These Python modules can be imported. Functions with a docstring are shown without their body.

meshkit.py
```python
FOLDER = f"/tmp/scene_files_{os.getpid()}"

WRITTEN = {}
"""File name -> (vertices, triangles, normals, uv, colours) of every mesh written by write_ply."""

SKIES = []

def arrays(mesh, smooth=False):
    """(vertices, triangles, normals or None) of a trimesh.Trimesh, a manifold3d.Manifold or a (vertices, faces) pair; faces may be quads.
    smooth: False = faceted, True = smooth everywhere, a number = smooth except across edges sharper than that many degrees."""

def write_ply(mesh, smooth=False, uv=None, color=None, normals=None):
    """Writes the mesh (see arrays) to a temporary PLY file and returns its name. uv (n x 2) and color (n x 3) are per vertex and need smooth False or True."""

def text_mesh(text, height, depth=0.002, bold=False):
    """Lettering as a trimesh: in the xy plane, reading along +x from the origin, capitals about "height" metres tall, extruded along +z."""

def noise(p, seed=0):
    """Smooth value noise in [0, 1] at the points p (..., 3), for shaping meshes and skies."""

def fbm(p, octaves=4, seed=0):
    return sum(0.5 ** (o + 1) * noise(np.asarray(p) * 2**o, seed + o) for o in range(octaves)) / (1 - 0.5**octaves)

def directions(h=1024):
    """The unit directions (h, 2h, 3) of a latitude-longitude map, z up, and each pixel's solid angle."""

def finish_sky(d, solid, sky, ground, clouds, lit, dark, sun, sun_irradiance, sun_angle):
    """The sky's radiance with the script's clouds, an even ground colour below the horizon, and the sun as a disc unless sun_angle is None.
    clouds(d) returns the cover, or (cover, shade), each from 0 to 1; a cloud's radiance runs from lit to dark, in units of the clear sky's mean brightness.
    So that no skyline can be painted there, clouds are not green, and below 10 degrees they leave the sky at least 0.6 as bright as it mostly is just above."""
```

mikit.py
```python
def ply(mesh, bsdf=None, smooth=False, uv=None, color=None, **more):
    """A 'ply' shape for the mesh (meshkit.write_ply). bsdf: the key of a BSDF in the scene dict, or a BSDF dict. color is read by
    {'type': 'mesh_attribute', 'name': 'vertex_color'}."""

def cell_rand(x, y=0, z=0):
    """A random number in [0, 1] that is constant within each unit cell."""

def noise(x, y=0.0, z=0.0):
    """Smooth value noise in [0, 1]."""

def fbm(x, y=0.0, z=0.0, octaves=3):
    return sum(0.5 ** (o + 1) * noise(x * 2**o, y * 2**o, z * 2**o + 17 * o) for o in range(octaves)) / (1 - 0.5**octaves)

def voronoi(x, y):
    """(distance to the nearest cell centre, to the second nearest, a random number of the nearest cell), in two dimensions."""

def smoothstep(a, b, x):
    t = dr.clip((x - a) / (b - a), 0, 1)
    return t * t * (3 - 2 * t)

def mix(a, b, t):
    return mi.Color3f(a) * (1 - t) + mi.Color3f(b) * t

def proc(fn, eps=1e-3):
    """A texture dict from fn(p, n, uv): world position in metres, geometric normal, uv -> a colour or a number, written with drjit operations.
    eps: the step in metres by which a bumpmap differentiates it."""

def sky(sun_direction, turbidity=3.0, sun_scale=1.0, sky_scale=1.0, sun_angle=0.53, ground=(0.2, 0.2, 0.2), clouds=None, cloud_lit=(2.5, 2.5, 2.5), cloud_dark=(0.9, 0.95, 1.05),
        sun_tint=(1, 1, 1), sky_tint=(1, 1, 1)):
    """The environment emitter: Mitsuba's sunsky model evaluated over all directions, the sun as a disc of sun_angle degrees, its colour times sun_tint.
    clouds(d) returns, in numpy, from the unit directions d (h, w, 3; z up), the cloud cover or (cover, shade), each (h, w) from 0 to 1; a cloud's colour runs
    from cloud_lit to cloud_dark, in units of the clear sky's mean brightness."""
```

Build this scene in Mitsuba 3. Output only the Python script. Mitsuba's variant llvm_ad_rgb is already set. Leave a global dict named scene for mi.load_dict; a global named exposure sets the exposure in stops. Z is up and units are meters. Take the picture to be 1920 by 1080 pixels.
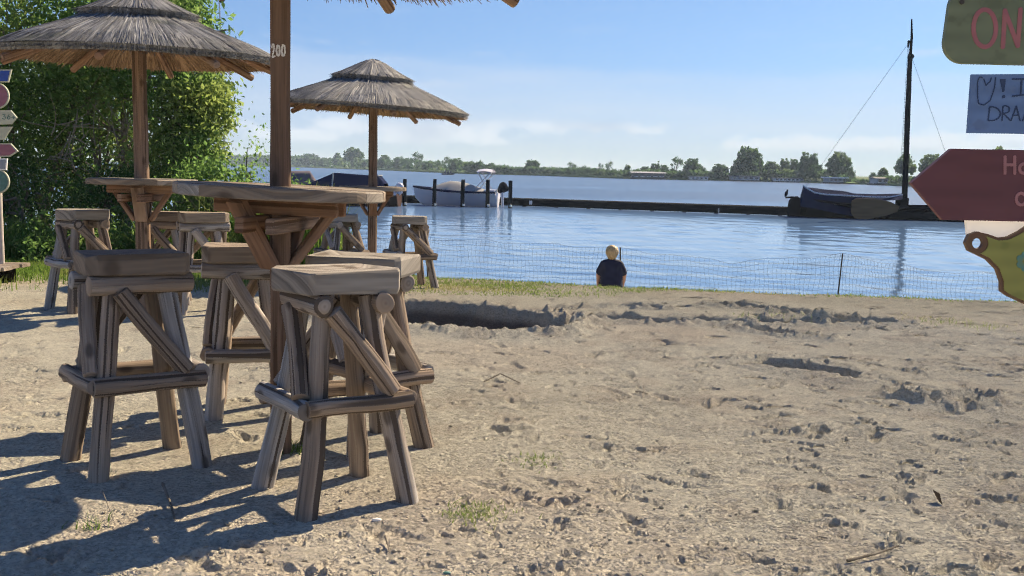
import math, random
import numpy as np, trimesh, manifold3d as m3, shapely
import drjit as dr, mitsuba as mi
import mikit, meshkit
from mikit import proc, noise, fbm, smoothstep, mix, cell_rand, voronoi
from shapely.geometry import Polygon, LineString, Point
T = mi.ScalarTransform4f
PI = math.pi
scene, labels = {}, {}

# ------------------------------------------------------------------ camera, sky, exposure
F, HEYE = 2100.0, 1.13                       # focal length in pixels of a 1920 wide frame, eye height in metres
PITCH, ROLL = math.atan(223 / F), math.radians(1.2)
FWD = np.array([0, math.cos(PITCH), -math.sin(PITCH)])
UP0, R0 = np.array([0, math.sin(PITCH), math.cos(PITCH)]), np.array([1.0, 0, 0])
UP = UP0 * math.cos(ROLL) - R0 * math.sin(ROLL)
RIGHT = R0 * math.cos(ROLL) + UP0 * math.sin(ROLL)
EYE = np.array([0, 0, HEYE])
scene['camera'] = {'type': 'perspective', 'fov': math.degrees(2 * math.atan(960 / F)), 'fov_axis': 'x', 'near_clip': 0.1, 'far_clip': 20000.0,
                   'to_world': T().look_at(origin=EYE.tolist(), target=(EYE + FWD).tolist(), up=UP.tolist())}
EL = math.radians(38.0)
SUN = (0.67 * math.cos(EL), 0.742 * math.cos(EL), math.sin(EL))
exposure = 2.42

def clouds(d):
    az, el = np.arctan2(d[..., 0], d[..., 1]), np.degrees(np.arcsin(np.clip(d[..., 2], -1, 1)))
    a = np.degrees(az)
    wob = meshkit.fbm(np.stack([d[..., 0] * 6, d[..., 1] * 6, el * 0.25], -1), 4, 3) - 0.5
    st = meshkit.fbm(np.stack([d[..., 0] * 9 + d[..., 1] * 2, d[..., 1] * 9, el * 1.3], -1), 4, 11)
    top = 4.7 - 0.02 * a + 2.0 * wob + 1.2 * (st - .5)
    veil = 0.60 / (1 + np.exp(np.clip((el - top) / np.where(el > top, .28, .8), -30, 30))) * (0.75 + 0.6 * (st - 0.4))
    streak = np.clip((meshkit.fbm(np.stack([d[..., 0] * 15, d[..., 1] * 15, el * 1.9 - a * .06], -1), 4, 23) - 0.62) * 5, 0, 1) * np.clip(1 - np.abs(el - 4.2) / 4.2, 0, 1) * 0.6
    q = np.stack([d[..., 0] * 24, d[..., 1] * 24, el * .75], -1)
    pu = meshkit.fbm(q, 5, 7); up = meshkit.fbm(q + [0, 0, .3], 5, 7)
    big = meshkit.noise(np.stack([d[..., 0] * 7, d[..., 1] * 7, 0 * el], -1), 20)
    band = np.clip((el - .8) / .5, 0, 1) * np.clip((3.0 - el) / .9, 0, 1)
    puff = np.clip((pu - 0.40 + 0.55 * (big - 0.5)) * 6, 0, 1) * band
    shade = np.clip((up - 0.52) * 4, 0, 1)
    haze = 0.45 * np.clip(1 - el / 2.2, 0, 1)
    cover = np.clip(np.maximum(np.maximum(np.maximum(veil, haze), streak), puff * 0.9), 0, 1)
    return cover, np.where(puff * .85 > np.maximum(veil, haze), shade * 0.6, 0.30)

scene['sky'] = mikit.sky(SUN, turbidity=3.0, sky_scale=0.57, sun_scale=1.37, sun_tint=(1.01, 1.0, 0.97), clouds=clouds, cloud_lit=(3.3, 3.5, 3.8), cloud_dark=(1.9, 2.25, 2.9), sky_tint=(0.68, 0.89, 1.23), ground=(0.25, 0.22, 0.17))

# ------------------------------------------------------------------ helpers
def at(px, py, Y):
    """The point at distance Y in front of the camera's foot that the measured photograph position stands for."""
    d = FWD + RIGHT * ((px - 960) / F) - UP * ((py - 540) / F)
    return EYE + d * (Y / d[1])
def on(px, py, z=0.0):
    d = FWD + RIGHT * ((px - 960) / F) - UP * ((py - 540) / F)
    return EYE + d * ((z - HEYE) / d[2])
def unit(v): v = np.asarray(v, float); return v / (np.linalg.norm(v) + 1e-12)
def numbered(name):
    taken = lambda k: k in scene or k in labels or any(s.startswith(k + '__') for s in (scene if '__' not in k else [q for q in scene if q.startswith(k.split('__')[0])]))
    if not taken(name): return name
    i = 1
    while taken(f'{name}_{i:03d}'): i += 1
    return f'{name}_{i:03d}'
def part(parent, name, mesh, bsdf, smooth=False, uv=None, kind=None, label=None, **kw):
    k = numbered((parent + '__' if parent else '') + name)
    scene[k] = mikit.ply(mesh, bsdf, smooth, uv, **kw)
    if kind or label: labels[k] = {}
    if kind: labels[k]['kind'] = kind
    if label: labels[k]['label'] = label
    return k
def thing(name, label, cat, group=None):
    k = numbered(name); labels[k] = {'label': label, 'category': cat}
    if group: labels[k]['group'] = group
    return k
def single(name, mesh, bsdf, label, cat, group=None, smooth=False, uv=None, kind=None):
    k = numbered(name); scene[k] = mikit.ply(mesh, bsdf, smooth, uv)
    labels[k] = {'label': label, 'category': cat}
    if group: labels[k]['group'] = group
    if kind: labels[k]['kind'] = kind
    return k
def structure(name, mesh, bsdf, smooth=False, label=None):
    k = numbered(name); scene[k] = mikit.ply(mesh, bsdf, smooth); labels[k] = {'kind': 'structure'}
    if label: labels[k]['label'] = label
    return k

class MB:
    """Collects vertices, triangles and uv."""
    def __init__(s): s.v, s.f, s.u, s.n = [], [], [], 0
    def add(s, v, f, u=None):
        v = np.asarray(v, float); f = np.asarray(f, int)
        if f.shape[1] == 4: f = np.vstack([f[:, :3], f[:, [0, 2, 3]]])
        s.v.append(v); s.f.append(f + s.n); s.u.append(np.zeros((len(v), 2)) if u is None else np.asarray(u, float)); s.n += len(v)
        return s
    def mesh(s): return np.vstack(s.v), np.vstack(s.f)
    def uv(s): return np.vstack(s.u)
    def xf(s, M):
        s.v = [v @ M[:3, :3].T + M[:3, 3] for v in s.v]; return s

def frame(t):
    a = np.cross(t, [0, 0, 1.0] if abs(t[2]) < 0.9 else [0, 1.0, 0]); a = unit(a)
    return a, np.cross(t, a)
KT = [0]
def tone():
    KT[0] = (KT[0] * 7 + 3) % 61
    return KT[0]
def tube(mb, pts, rad, sides=12, caps=True, k=None, ecc=None):
    pts = np.asarray(pts, float); n = len(pts); rad = np.broadcast_to(rad, (n,)) if np.ndim(rad) < 2 else rad
    k = tone() if k is None else k
    ang = np.arange(sides + 1) / sides * 2 * PI
    along = np.r_[0, np.cumsum(np.linalg.norm(np.diff(pts, axis=0), axis=1))]
    a, b = frame(unit(pts[-1] - pts[0]))
    V, U = [], []
    for i in range(n):
        t = unit(pts[min(i + 1, n - 1)] - pts[max(i - 1, 0)])
        aa = unit(a - t * (a @ t)); bb = np.cross(t, aa)
        r = rad[i] if np.ndim(rad[i]) == 0 else rad[i][:, None]
        V.append(pts[i] + (np.cos(ang)[:, None] * aa + np.sin(ang)[:, None] * bb) * r)
        rr = np.mean(rad[i]); U.append(np.stack([10 * k + 5 + (ang - PI) * rr, np.full(sides + 1, along[i])], 1))
    i, j = np.meshgrid(np.arange(n - 1), np.arange(sides), indexing='ij'); s1 = sides + 1
    q = np.stack([i * s1 + j, i * s1 + j + 1, (i + 1) * s1 + j + 1, (i + 1) * s1 + j], -1).reshape(-1, 4)
    mb.add(np.vstack(V), q, np.vstack(U))
    if caps:
        for e, sg in ((0, -1), (n - 1, 1)):
            ring = V[e][:-1]; t = unit(pts[-1] - pts[0]) * sg
            rr = np.mean(rad[e])
            inner = pts[e] + (ring - pts[e]) * 0.8 + t * rr * 0.14
            v = np.vstack([ring, inner, [pts[e] + t * rr * 0.16]])
            J = np.arange(sides); J1 = (J + 1) % sides
            f = np.vstack([np.stack([J, J1, J1 + sides], 1), np.stack([J, J1 + sides, J + sides], 1), np.stack([J + sides, J1 + sides, J * 0 + 2 * sides], 1)])
            if sg < 0: f = f[:, ::-1]
            u = np.vstack([np.stack([np.full(sides, 10 * k + 5 + rr * .35), np.cos(ang[:-1]) * .01 + along[e]], 1), np.stack([np.full(sides, 10 * k + 5 + rr * .28), np.cos(ang[:-1]) * .01 + along[e]], 1), [[10 * k + 5, along[e]]]])
            mb.add(v, f, u)
    return mb
def log(mb, p0, p1, r0, r1=None, seed=0, bend=0.009, rings=11, sides=18, k=None):
    rng = np.random.default_rng(seed); r1 = r0 if r1 is None else r1
    t = np.linspace(0, 1, rings)[:, None]; p0, p1 = np.asarray(p0, float), np.asarray(p1, float)
    a, b = frame(unit(p1 - p0))
    ph = rng.uniform(0, 6, 4); c = rng.normal(0, bend, 4)
    off = (np.sin(t * PI) * c[0] + np.sin(t * 2 * PI + ph[0]) * c[1] * .5) * a + (np.sin(t * PI) * c[2] + np.sin(t * 2 * PI + ph[1]) * c[3] * .5) * b
    ang = np.arange(sides + 1) / sides * 2 * PI
    flute = rng.normal(0, .022, sides); flute = np.r_[flute, flute[0]]
    rad = (r0 + (r1 - r0) * t) * (1 + flute[None] + 0.045 * np.cos(2 * ang[None] + ph[2] + t * 1.5) + 0.03 * np.cos(3 * ang[None] + ph[3] - t * 2) + rng.normal(0, .024, (rings, 1)) + rng.normal(0, .012, (rings, sides + 1)) * (np.arange(sides + 1) < sides) * (np.arange(sides + 1) > 0))
    return tube(mb, p0 + (p1 - p0) * t + off, rad, sides, True, k)
def board(mb, p0, p1, w, th, up, ch=0.004, k=None):
    """A plank from p0 to p1; w across, th along `up`."""
    k = tone() if k is None else k
    p0, p1 = np.asarray(p0, float), np.asarray(p1, float); t = unit(p1 - p0); u = unit(np.asarray(up, float) - t * (np.asarray(up, float) @ t)); s = np.cross(t, u)
    hw, hh = w / 2, th / 2
    prof = np.array([[-hw + ch, -hh], [hw - ch, -hh], [hw, -hh + ch], [hw, hh - ch], [hw - ch, hh], [-hw + ch, hh], [-hw, hh - ch], [-hw, -hh + ch]])
    L = np.linalg.norm(p1 - p0); V, U = [], []
    for z in (0, ch, L - ch, L):
        sc = 1 - (ch / max(hw, hh) if z in (0, L) else 0)
        V.append(p0 + t * z + prof[:, :1] * sc * s + prof[:, 1:] * sc * u)
        U.append(np.stack([10 * k + 5 + np.hypot(prof[:, 0] - hw * .3, prof[:, 1] + hh * 2.2), np.full(8, z)], 1))
    J = np.arange(8); J1 = (J + 1) % 8
    f = np.vstack([np.stack([i * 8 + J, i * 8 + J1, (i + 1) * 8 + J1, (i + 1) * 8 + J], 1) for i in range(3)])
    f3 = np.vstack([f[:, :3], f[:, [0, 2, 3]], [[0, i + 1, i] for i in range(1, 7)], [[24, 24 + i, 25 + i] for i in range(1, 7)]])
    return mb.add(np.vstack(V), f3, np.vstack(U))
def slab(mb, poly, z0, z1, bev=0.006, grain=0.0, k=None, wave=0.0, M=None):
    """A convex plate from a polygon (n x 2), edges bevelled; grain direction in radians."""
    k = tone() if k is None else k
    P = np.asarray(poly, float); n = len(P); c = P.mean(0)
    e = np.linalg.norm(P - c, axis=1, keepdims=True)
    ins = c + (P - c) * (1 - bev / e)
    rng = np.random.default_rng(k)
    zz = [z0, z0 + bev, z1 - bev, z1]; R = [ins, P, P, ins]
    V = np.vstack([np.c_[r, np.full(n, z) + (rng.normal(0, wave, n) if wave else 0)] for r, z in zip(R, zz)] + [[[c[0], c[1], z0]], [[c[0], c[1], z1]]])
    J = np.arange(n); J1 = (J + 1) % n
    f = np.vstack([np.stack([i * n + J, i * n + J1, (i + 1) * n + J1, (i + 1) * n + J], 1) for i in range(3)])
    f3 = np.vstack([f[:, :3], f[:, [0, 2, 3]], np.stack([J1, J, J * 0 + 4 * n], 1), np.stack([3 * n + J, 3 * n + J1, J * 0 + 4 * n + 1], 1)])
    g = np.array([math.cos(grain), math.sin(grain)]); h = np.array([-g[1], g[0]])
    loc = V[:, :2] - c
    U = np.stack([10 * k + 5 + np.hypot(loc @ h - 0.03, V[:, 2] - z0 + 0.05), loc @ g + 1], 1)
    if M is not None: V = V @ M[:3, :3].T + M[:3, 3]
    return mb.add(V, f3, U)
def rot(axis, deg):
    return trimesh.transformations.rotation_matrix(math.radians(deg), axis)
def plate(poly, y0, th, bev=0):
    """A flat board standing upright, facing the camera side: polygon in (x, z)."""
    gs = getattr(poly, 'geoms', [poly])
    m = trimesh.util.concatenate([trimesh.creation.extrude_polygon(g, th, engine='earcut') for g in gs])
    v = np.array(m.vertices)
    return np.c_[v[:, 0], y0 + th - v[:, 2], v[:, 1]], np.array(m.faces)
def hull(*sp):
    """One Manifold from chains of (point, radius): each bone the hull of two spheres."""
    ball = lambda p, r: m3.Manifold.sphere(r, 20).translate([float(x) for x in p])
    return m3.Manifold.batch_hull([ball(p, r) for p, r in sp])
def smooth_union(ms, length, n=8):
    m = m3.Manifold.batch_boolean(ms, m3.OpType.Add).refine_to_length(length)
    mm = m.to_mesh(); t = trimesh.Trimesh(mm.vert_properties[:, :3], mm.tri_verts, process=True)
    trimesh.smoothing.filter_taubin(t, iterations=n)
    return t

# ------------------------------------------------------------------ materials
def mat(key, fn_or_col, rough=0.85, bump=None, bscale=1.0, eps=1e-3, twosided=True, **kw):
    base = proc(fn_or_col) if callable(fn_or_col) else {'type': 'rgb', 'value': list(fn_or_col)}
    spec = kw.pop('specular', 0.3)
    b = {'type': 'diffuse', 'reflectance': base} if spec == 0 else {'type': 'principled', 'base_color': base, 'roughness': rough, 'specular': spec, **kw}
    if bump is not None: b = {'type': 'bumpmap', 'arbitrary': proc(bump, eps), 'scale': bscale, 'bsdf': b}
    scene[key] = {'type': 'twosided', 'bsdf': b} if twosided else b

def wood_fn(c0, c1, c2, dark, ca=.75):
    def fn(p, n, uv):
        k = dr.floor(uv.x / 10); u = uv.x - 10 * k - 5; v = uv.y
        r1, r2 = cell_rand(k, 3), cell_rand(k, 9)
        s = k * 3.7
        big = noise(u * 14 + s, v * 2.2, s)
        g = noise(u * 75 + s, v * 2.5 + s, 1.5); fine = noise(u * 330, v * 9, s)
        c = mix(c0, c1, dr.clip(0.55 * big + 0.7 * r1 - 0.15, 0, 1))
        c = mix(c, c2, dr.clip((r2 - 0.42) * 1.5 + (noise(u * 9, v * 3 + 7, s + 2) - 0.5) * 0.8, 0, 0.8))
        c = c * (0.40 + 0.80 * g + 0.45 * (fine - 0.5))
        crack = smoothstep(0.64, 0.72, noise(u * 88 + 40 + s, v * 1.5 + s, 3.3))
        d, _, _ = voronoi(u * 7 + s, v * 3.3 + s)
        knot = 1 - smoothstep(0.05, 0.14, d)
        return mix(c, dark, dr.clip(ca * crack + 0.7 * knot, 0, 0.85))
    return fn
def wood_h(p, n, uv):
    k = dr.floor(uv.x / 10); u = uv.x - 10 * k - 5
    return noise(u * 85 + k, uv.y * 2.5) * 0.6 + noise(u * 260, uv.y * 8, k) * 0.25 - smoothstep(0.64, 0.72, noise(u * 88 + 40 + k * 3.7, uv.y * 1.5 + k * 3.7, 3.3)) * 1.0
mat('log_wood', wood_fn((0.25, 0.203, 0.163), (0.44, 0.345, 0.268), (0.40, 0.405, 0.41), (0.06, 0.047, 0.038), .85), 0.85, wood_h, 0.003, specular=0.15)
mat('slab_wood', wood_fn((0.22, 0.175, 0.135), (0.37, 0.31, 0.25), (0.33, 0.32, 0.30), (0.08, 0.06, 0.045), .35), 0.85, wood_h, 0.0016, specular=0.15)
mat('red_wood', wood_fn((0.27, 0.16, 0.105), (0.36, 0.235, 0.16), (0.30, 0.225, 0.175), (0.09, 0.05, 0.03)), 0.85, wood_h, 0.0014, specular=0.15)
mat('pole_wood', wood_fn((0.21, 0.14, 0.10), (0.28, 0.195, 0.14), (0.22, 0.18, 0.15), (0.07, 0.045, 0.03)), 0.85, wood_h, 0.0012, specular=0.15)
mat('dark_wood', wood_fn((0.022, 0.021, 0.02), (0.045, 0.04, 0.036), (0.04, 0.042, 0.04), (0.015, 0.015, 0.012)), 0.8, specular=0)

def thatch_fn(a, b, moss):
    def fn(p, n, uv):
        r = cell_rand(dr.floor(uv.x * 997))
        c = mix(a, b, r) * (0.6 + 0.6 * noise(uv.x * 300, uv.y * 5))
        m = smoothstep(0.62, 0.8, fbm(p.x * 4, p.y * 4, p.z * 3)) * 0.5
        return mix(c, moss, m)
    return fn
mat('thatch', thatch_fn((0.07, 0.073, 0.077), (0.28, 0.285, 0.29), (0.07, 0.08, 0.05)), 0.55, specular=0.5)
mat('straw', thatch_fn((0.22, 0.145, 0.09), (0.38, 0.26, 0.17), (0.22, 0.16, 0.1)), 0.8)
mat('wire', (0.05, 0.045, 0.04), 0.6)

def sand_c(p, n, uv):
    c = mix((0.38, 0.365, 0.285), (0.47, 0.455, 0.36), fbm(p.x * 1.1, p.y * 1.1, 0.0, 4))
    c = mix(c, (0.33, 0.29, 0.225), smoothstep(0.5, 0.75, fbm(p.x * 4 + 9, p.y * 4, 0.0, 3)) * 0.4)
    c = mix(c, (0.31, 0.29, 0.19), smoothstep(9.0, 12.5, p.y + 2 * noise(p.x, p.y)) * 0.45)
    c = mix(c, (0.43, 0.375, 0.285), smoothstep(0.45, 0.7, noise(p.x * .9 + 3, p.y * .9 + 20)) * 0.4)
    c = mix(c, (0.14, 0.123, 0.10), smoothstep(-0.02, -0.10, p.z + 0.03 * dr.maximum(p.y - 8, 0.0)) * smoothstep(5.8, 6.0, p.y) * (1 - smoothstep(10.1, 10.4, p.y)))  # damp dug sand, with the shade inside the pits painted in by depth
    gr = noise(p.x * 420, p.y * 420, p.z * 420)
    g2 = noise(p.x * 140, p.y * 140, p.z * 140)
    sp = smoothstep(0.82, 0.9, noise(p.x * 160 + 5, p.y * 160, p.z * 90))
    g3 = noise(p.x * 75 + 3, p.y * 75, p.z * 75)
    c = c * (0.36 + 0.30 * gr + 0.46 * g2 + 0.34 * g3) * mi.Color3f(1.0, 1.0, 1.05)
    return mix(c, (0.15, 0.12, 0.09), sp * 0.55)
def sand_h(p, n, uv):
    return fbm(p.x * 60, p.y * 60, p.z * 60, 2) * 0.55 + 0.5 * noise(p.x * 150, p.y * 150, p.z * 150) + 0.3 * noise(p.x * 320, p.y * 320, p.z * 320)
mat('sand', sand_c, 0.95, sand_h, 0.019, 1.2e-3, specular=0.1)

def leaf_mat(key, c0, c1, c2, trans, fr=1.5):
    def fn(p, n, uv):
        r = cell_rand(dr.floor(uv.x * 9973))
        t = noise(p.x * fr, p.y * fr, p.z * fr)
        return mix(mix(c0, c1, r), c2, smoothstep(0.5, 0.8, t) * 0.8)
    scene[key] = {'type': 'principledthin', 'base_color': proc(fn), 'roughness': 0.34, 'diff_trans': trans, 'eta': 1.45, 'spec_trans': 0.0}
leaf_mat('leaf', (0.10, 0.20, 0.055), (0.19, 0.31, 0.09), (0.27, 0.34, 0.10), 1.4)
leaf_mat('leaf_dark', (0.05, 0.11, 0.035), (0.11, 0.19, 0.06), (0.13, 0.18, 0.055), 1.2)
leaf_mat('grass_leaf', (0.09, 0.175, 0.03), (0.17, 0.255, 0.06), (0.24, 0.26, 0.09), 1.0)
leaf_mat('dry_grass', (0.13, 0.20, 0.05), (0.22, 0.28, 0.09), (0.30, 0.29, 0.13), 0.9)
def far_fn(p, n, uv):
    r = cell_rand(dr.floor(uv.x * 9973))
    return mix(mix((0.055, 0.105, 0.045), (0.10, 0.17, 0.07), r), (0.15, 0.20, 0.08), smoothstep(0.5, 0.8, noise(p.x * .12, p.y * .12, p.z * .3)) * .6)
scene['far_leaf'] = {'type': 'principledthin', 'base_color': proc(far_fn), 'roughness': 0.6, 'diff_trans': 1.1, 'eta': 1.3, 'spec_trans': 0.0}
mat('bark', lambda p, n, uv: mix((0.10, 0.085, 0.065), (0.20, 0.18, 0.15), noise(p.x * 30, p.y * 30, p.z * 7)), 0.9)
mat('twig', lambda p, n, uv: mix((0.12, 0.10, 0.08), (0.28, 0.25, 0.20), noise(p.x * 6, p.y * 6, p.z * 6)), 0.9)

def water_rough(p, n, uv):
    wind = smoothstep(40.0, 62.0, p.y + 14 * (noise(p.x * .03, p.y * .05) - .5))
    return 0.085 + 0.03 * noise(p.x * .3, p.y * .6) + wind * (0.20 + 0.14 * (noise(p.x * .015, p.y * .10) - 0.5))
scene['water_surface'] = {'type': 'principled', 'base_color': {'type': 'rgb', 'value': [0.055, 0.100, 0.185]}, 'roughness': proc(water_rough), 'eta': 1.33}

def paint(key, col, wear=(0.25, 0.2, 0.16), amt=0.35, rough=0.6, sc=14):
    def fn(p, n, uv):
        t = fbm(p.x * sc, p.y * sc, p.z * sc, 4)
        c = mi.Color3f(col) * (0.85 + 0.3 * noise(p.x * sc * .4, p.y * sc * .4, p.z * sc * 2))
        return mix(c, wear, smoothstep(0.60, 0.75, t) * amt)
    mat(key, fn, rough)
scene['white_board'] = {'type': 'principledthin', 'base_color': {'type': 'rgb', 'value': [0.85, 0.85, 0.85]}, 'roughness': 0.6, 'diff_trans': 1.0, 'eta': 1.3, 'spec_trans': 0.0}
paint('old_paint', (0.44, 0.40, 0.36), (0.3, 0.26, 0.22))
paint('white_paint', (0.74, 0.73, 0.70), (0.5, 0.47, 0.42))

# ------------------------------------------------------------------ haze over the lake
scene['haze_air'] = {'type': 'homogeneous', 'albedo': {'type': 'rgb', 'value': [0.72, 0.87, 1.0]}, 'sigma_t': 0.0004}
scene['haze'] = {'type': 'cube', 'to_world': T().translate([0, 1500, 14]).scale([3600, 2600, 17]), 'bsdf': {'type': 'null'}, 'interior': {'type': 'ref', 'id': 'haze_air'}}
labels['haze'] = {'kind': 'stuff', 'label': 'thin bluish summer haze over the lake'}
scene['camera']['medium'] = {'type': 'ref', 'id': 'haze_air'}

# ------------------------------------------------------------------ the ground
EDGE = np.array([[-60, 40], [-9, 21], [-6, 18.6], [-4, 16.2], [-2.5, 14.3], [-1, 13.05], [1.2, 12.0], [4.75, 11.35], [9, 10.9], [60, 9]], float)
WATER_Z = -0.45
def yedge(x): return np.interp(x, EDGE[:, 0], EDGE[:, 1])
PIT1 = Polygon([(-1.7, 9.5), (-.9, 9.65), (-.38, 9.40), (-.13, 9.05), (.20, 8.85), (.46, 8.4), (.40, 7.95), (.28, 7.75), (-.19, 7.6), (-.5, 7.75), (-.78, 8.0), (-1.7, 8.4)])
PIT2 = Polygon([(1.56, 6.82), (1.76, 6.72), (1.99, 6.30), (1.93, 6.16), (1.64, 6.42), (1.46, 6.66)])
TRENCH = [(LineString([(.42, 8.45), (.8, 8.62), (1.1, 8.5), (1.45, 8.62), (1.9, 8.55), (2.3, 8.66), (2.92, 8.62)]), 0.19, 0.15), (LineString([(1.9, 9.95), (2.15, 9.75), (2.42, 9.4), (2.62, 8.85)]), 0.17, 0.13), (LineString([(1.75, 8.2), (1.95, 7.9), (2.2, 7.75)]), 0.035, 0.07),
          (LineString([(2.05, 5.75), (2.25, 5.55), (2.45, 5.7)]), 0.035, 0.08), (LineString([(.55, 9.6), (.95, 9.75), (1.3, 9.55)]), 0.03, .09)]
NOISE3 = lambda x, y, s, seed, o=3: meshkit.fbm(np.stack([x * s, y * s, np.full_like(x, 0.37)], -1), o, seed) - 0.5
def macro(x, y):
    """The large shape of the ground, without its small relief."""
    z = -0.03 * np.maximum(0, y - 8) * (1 - np.exp(-np.maximum(0, y - 8)))
    z = z + 0.05 * NOISE3(x, y, 0.55, 41, 2) * np.clip((y - 4.6) / 3, 0, 1)
    d = y - yedge(x) + 0.35 * NOISE3(x, y, 1.2, 5, 2)
    ss = lambda a, b, v: np.clip((v - a) / (b - a), 0, 1) ** 2 * (3 - 2 * np.clip((v - a) / (b - a), 0, 1))
    z = z - 0.10 * ss(0, .5, d) - 0.24 * ss(.2, 3, d) - 0.10 * np.clip(d - 2.2, 0, 8)
    return z
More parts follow.
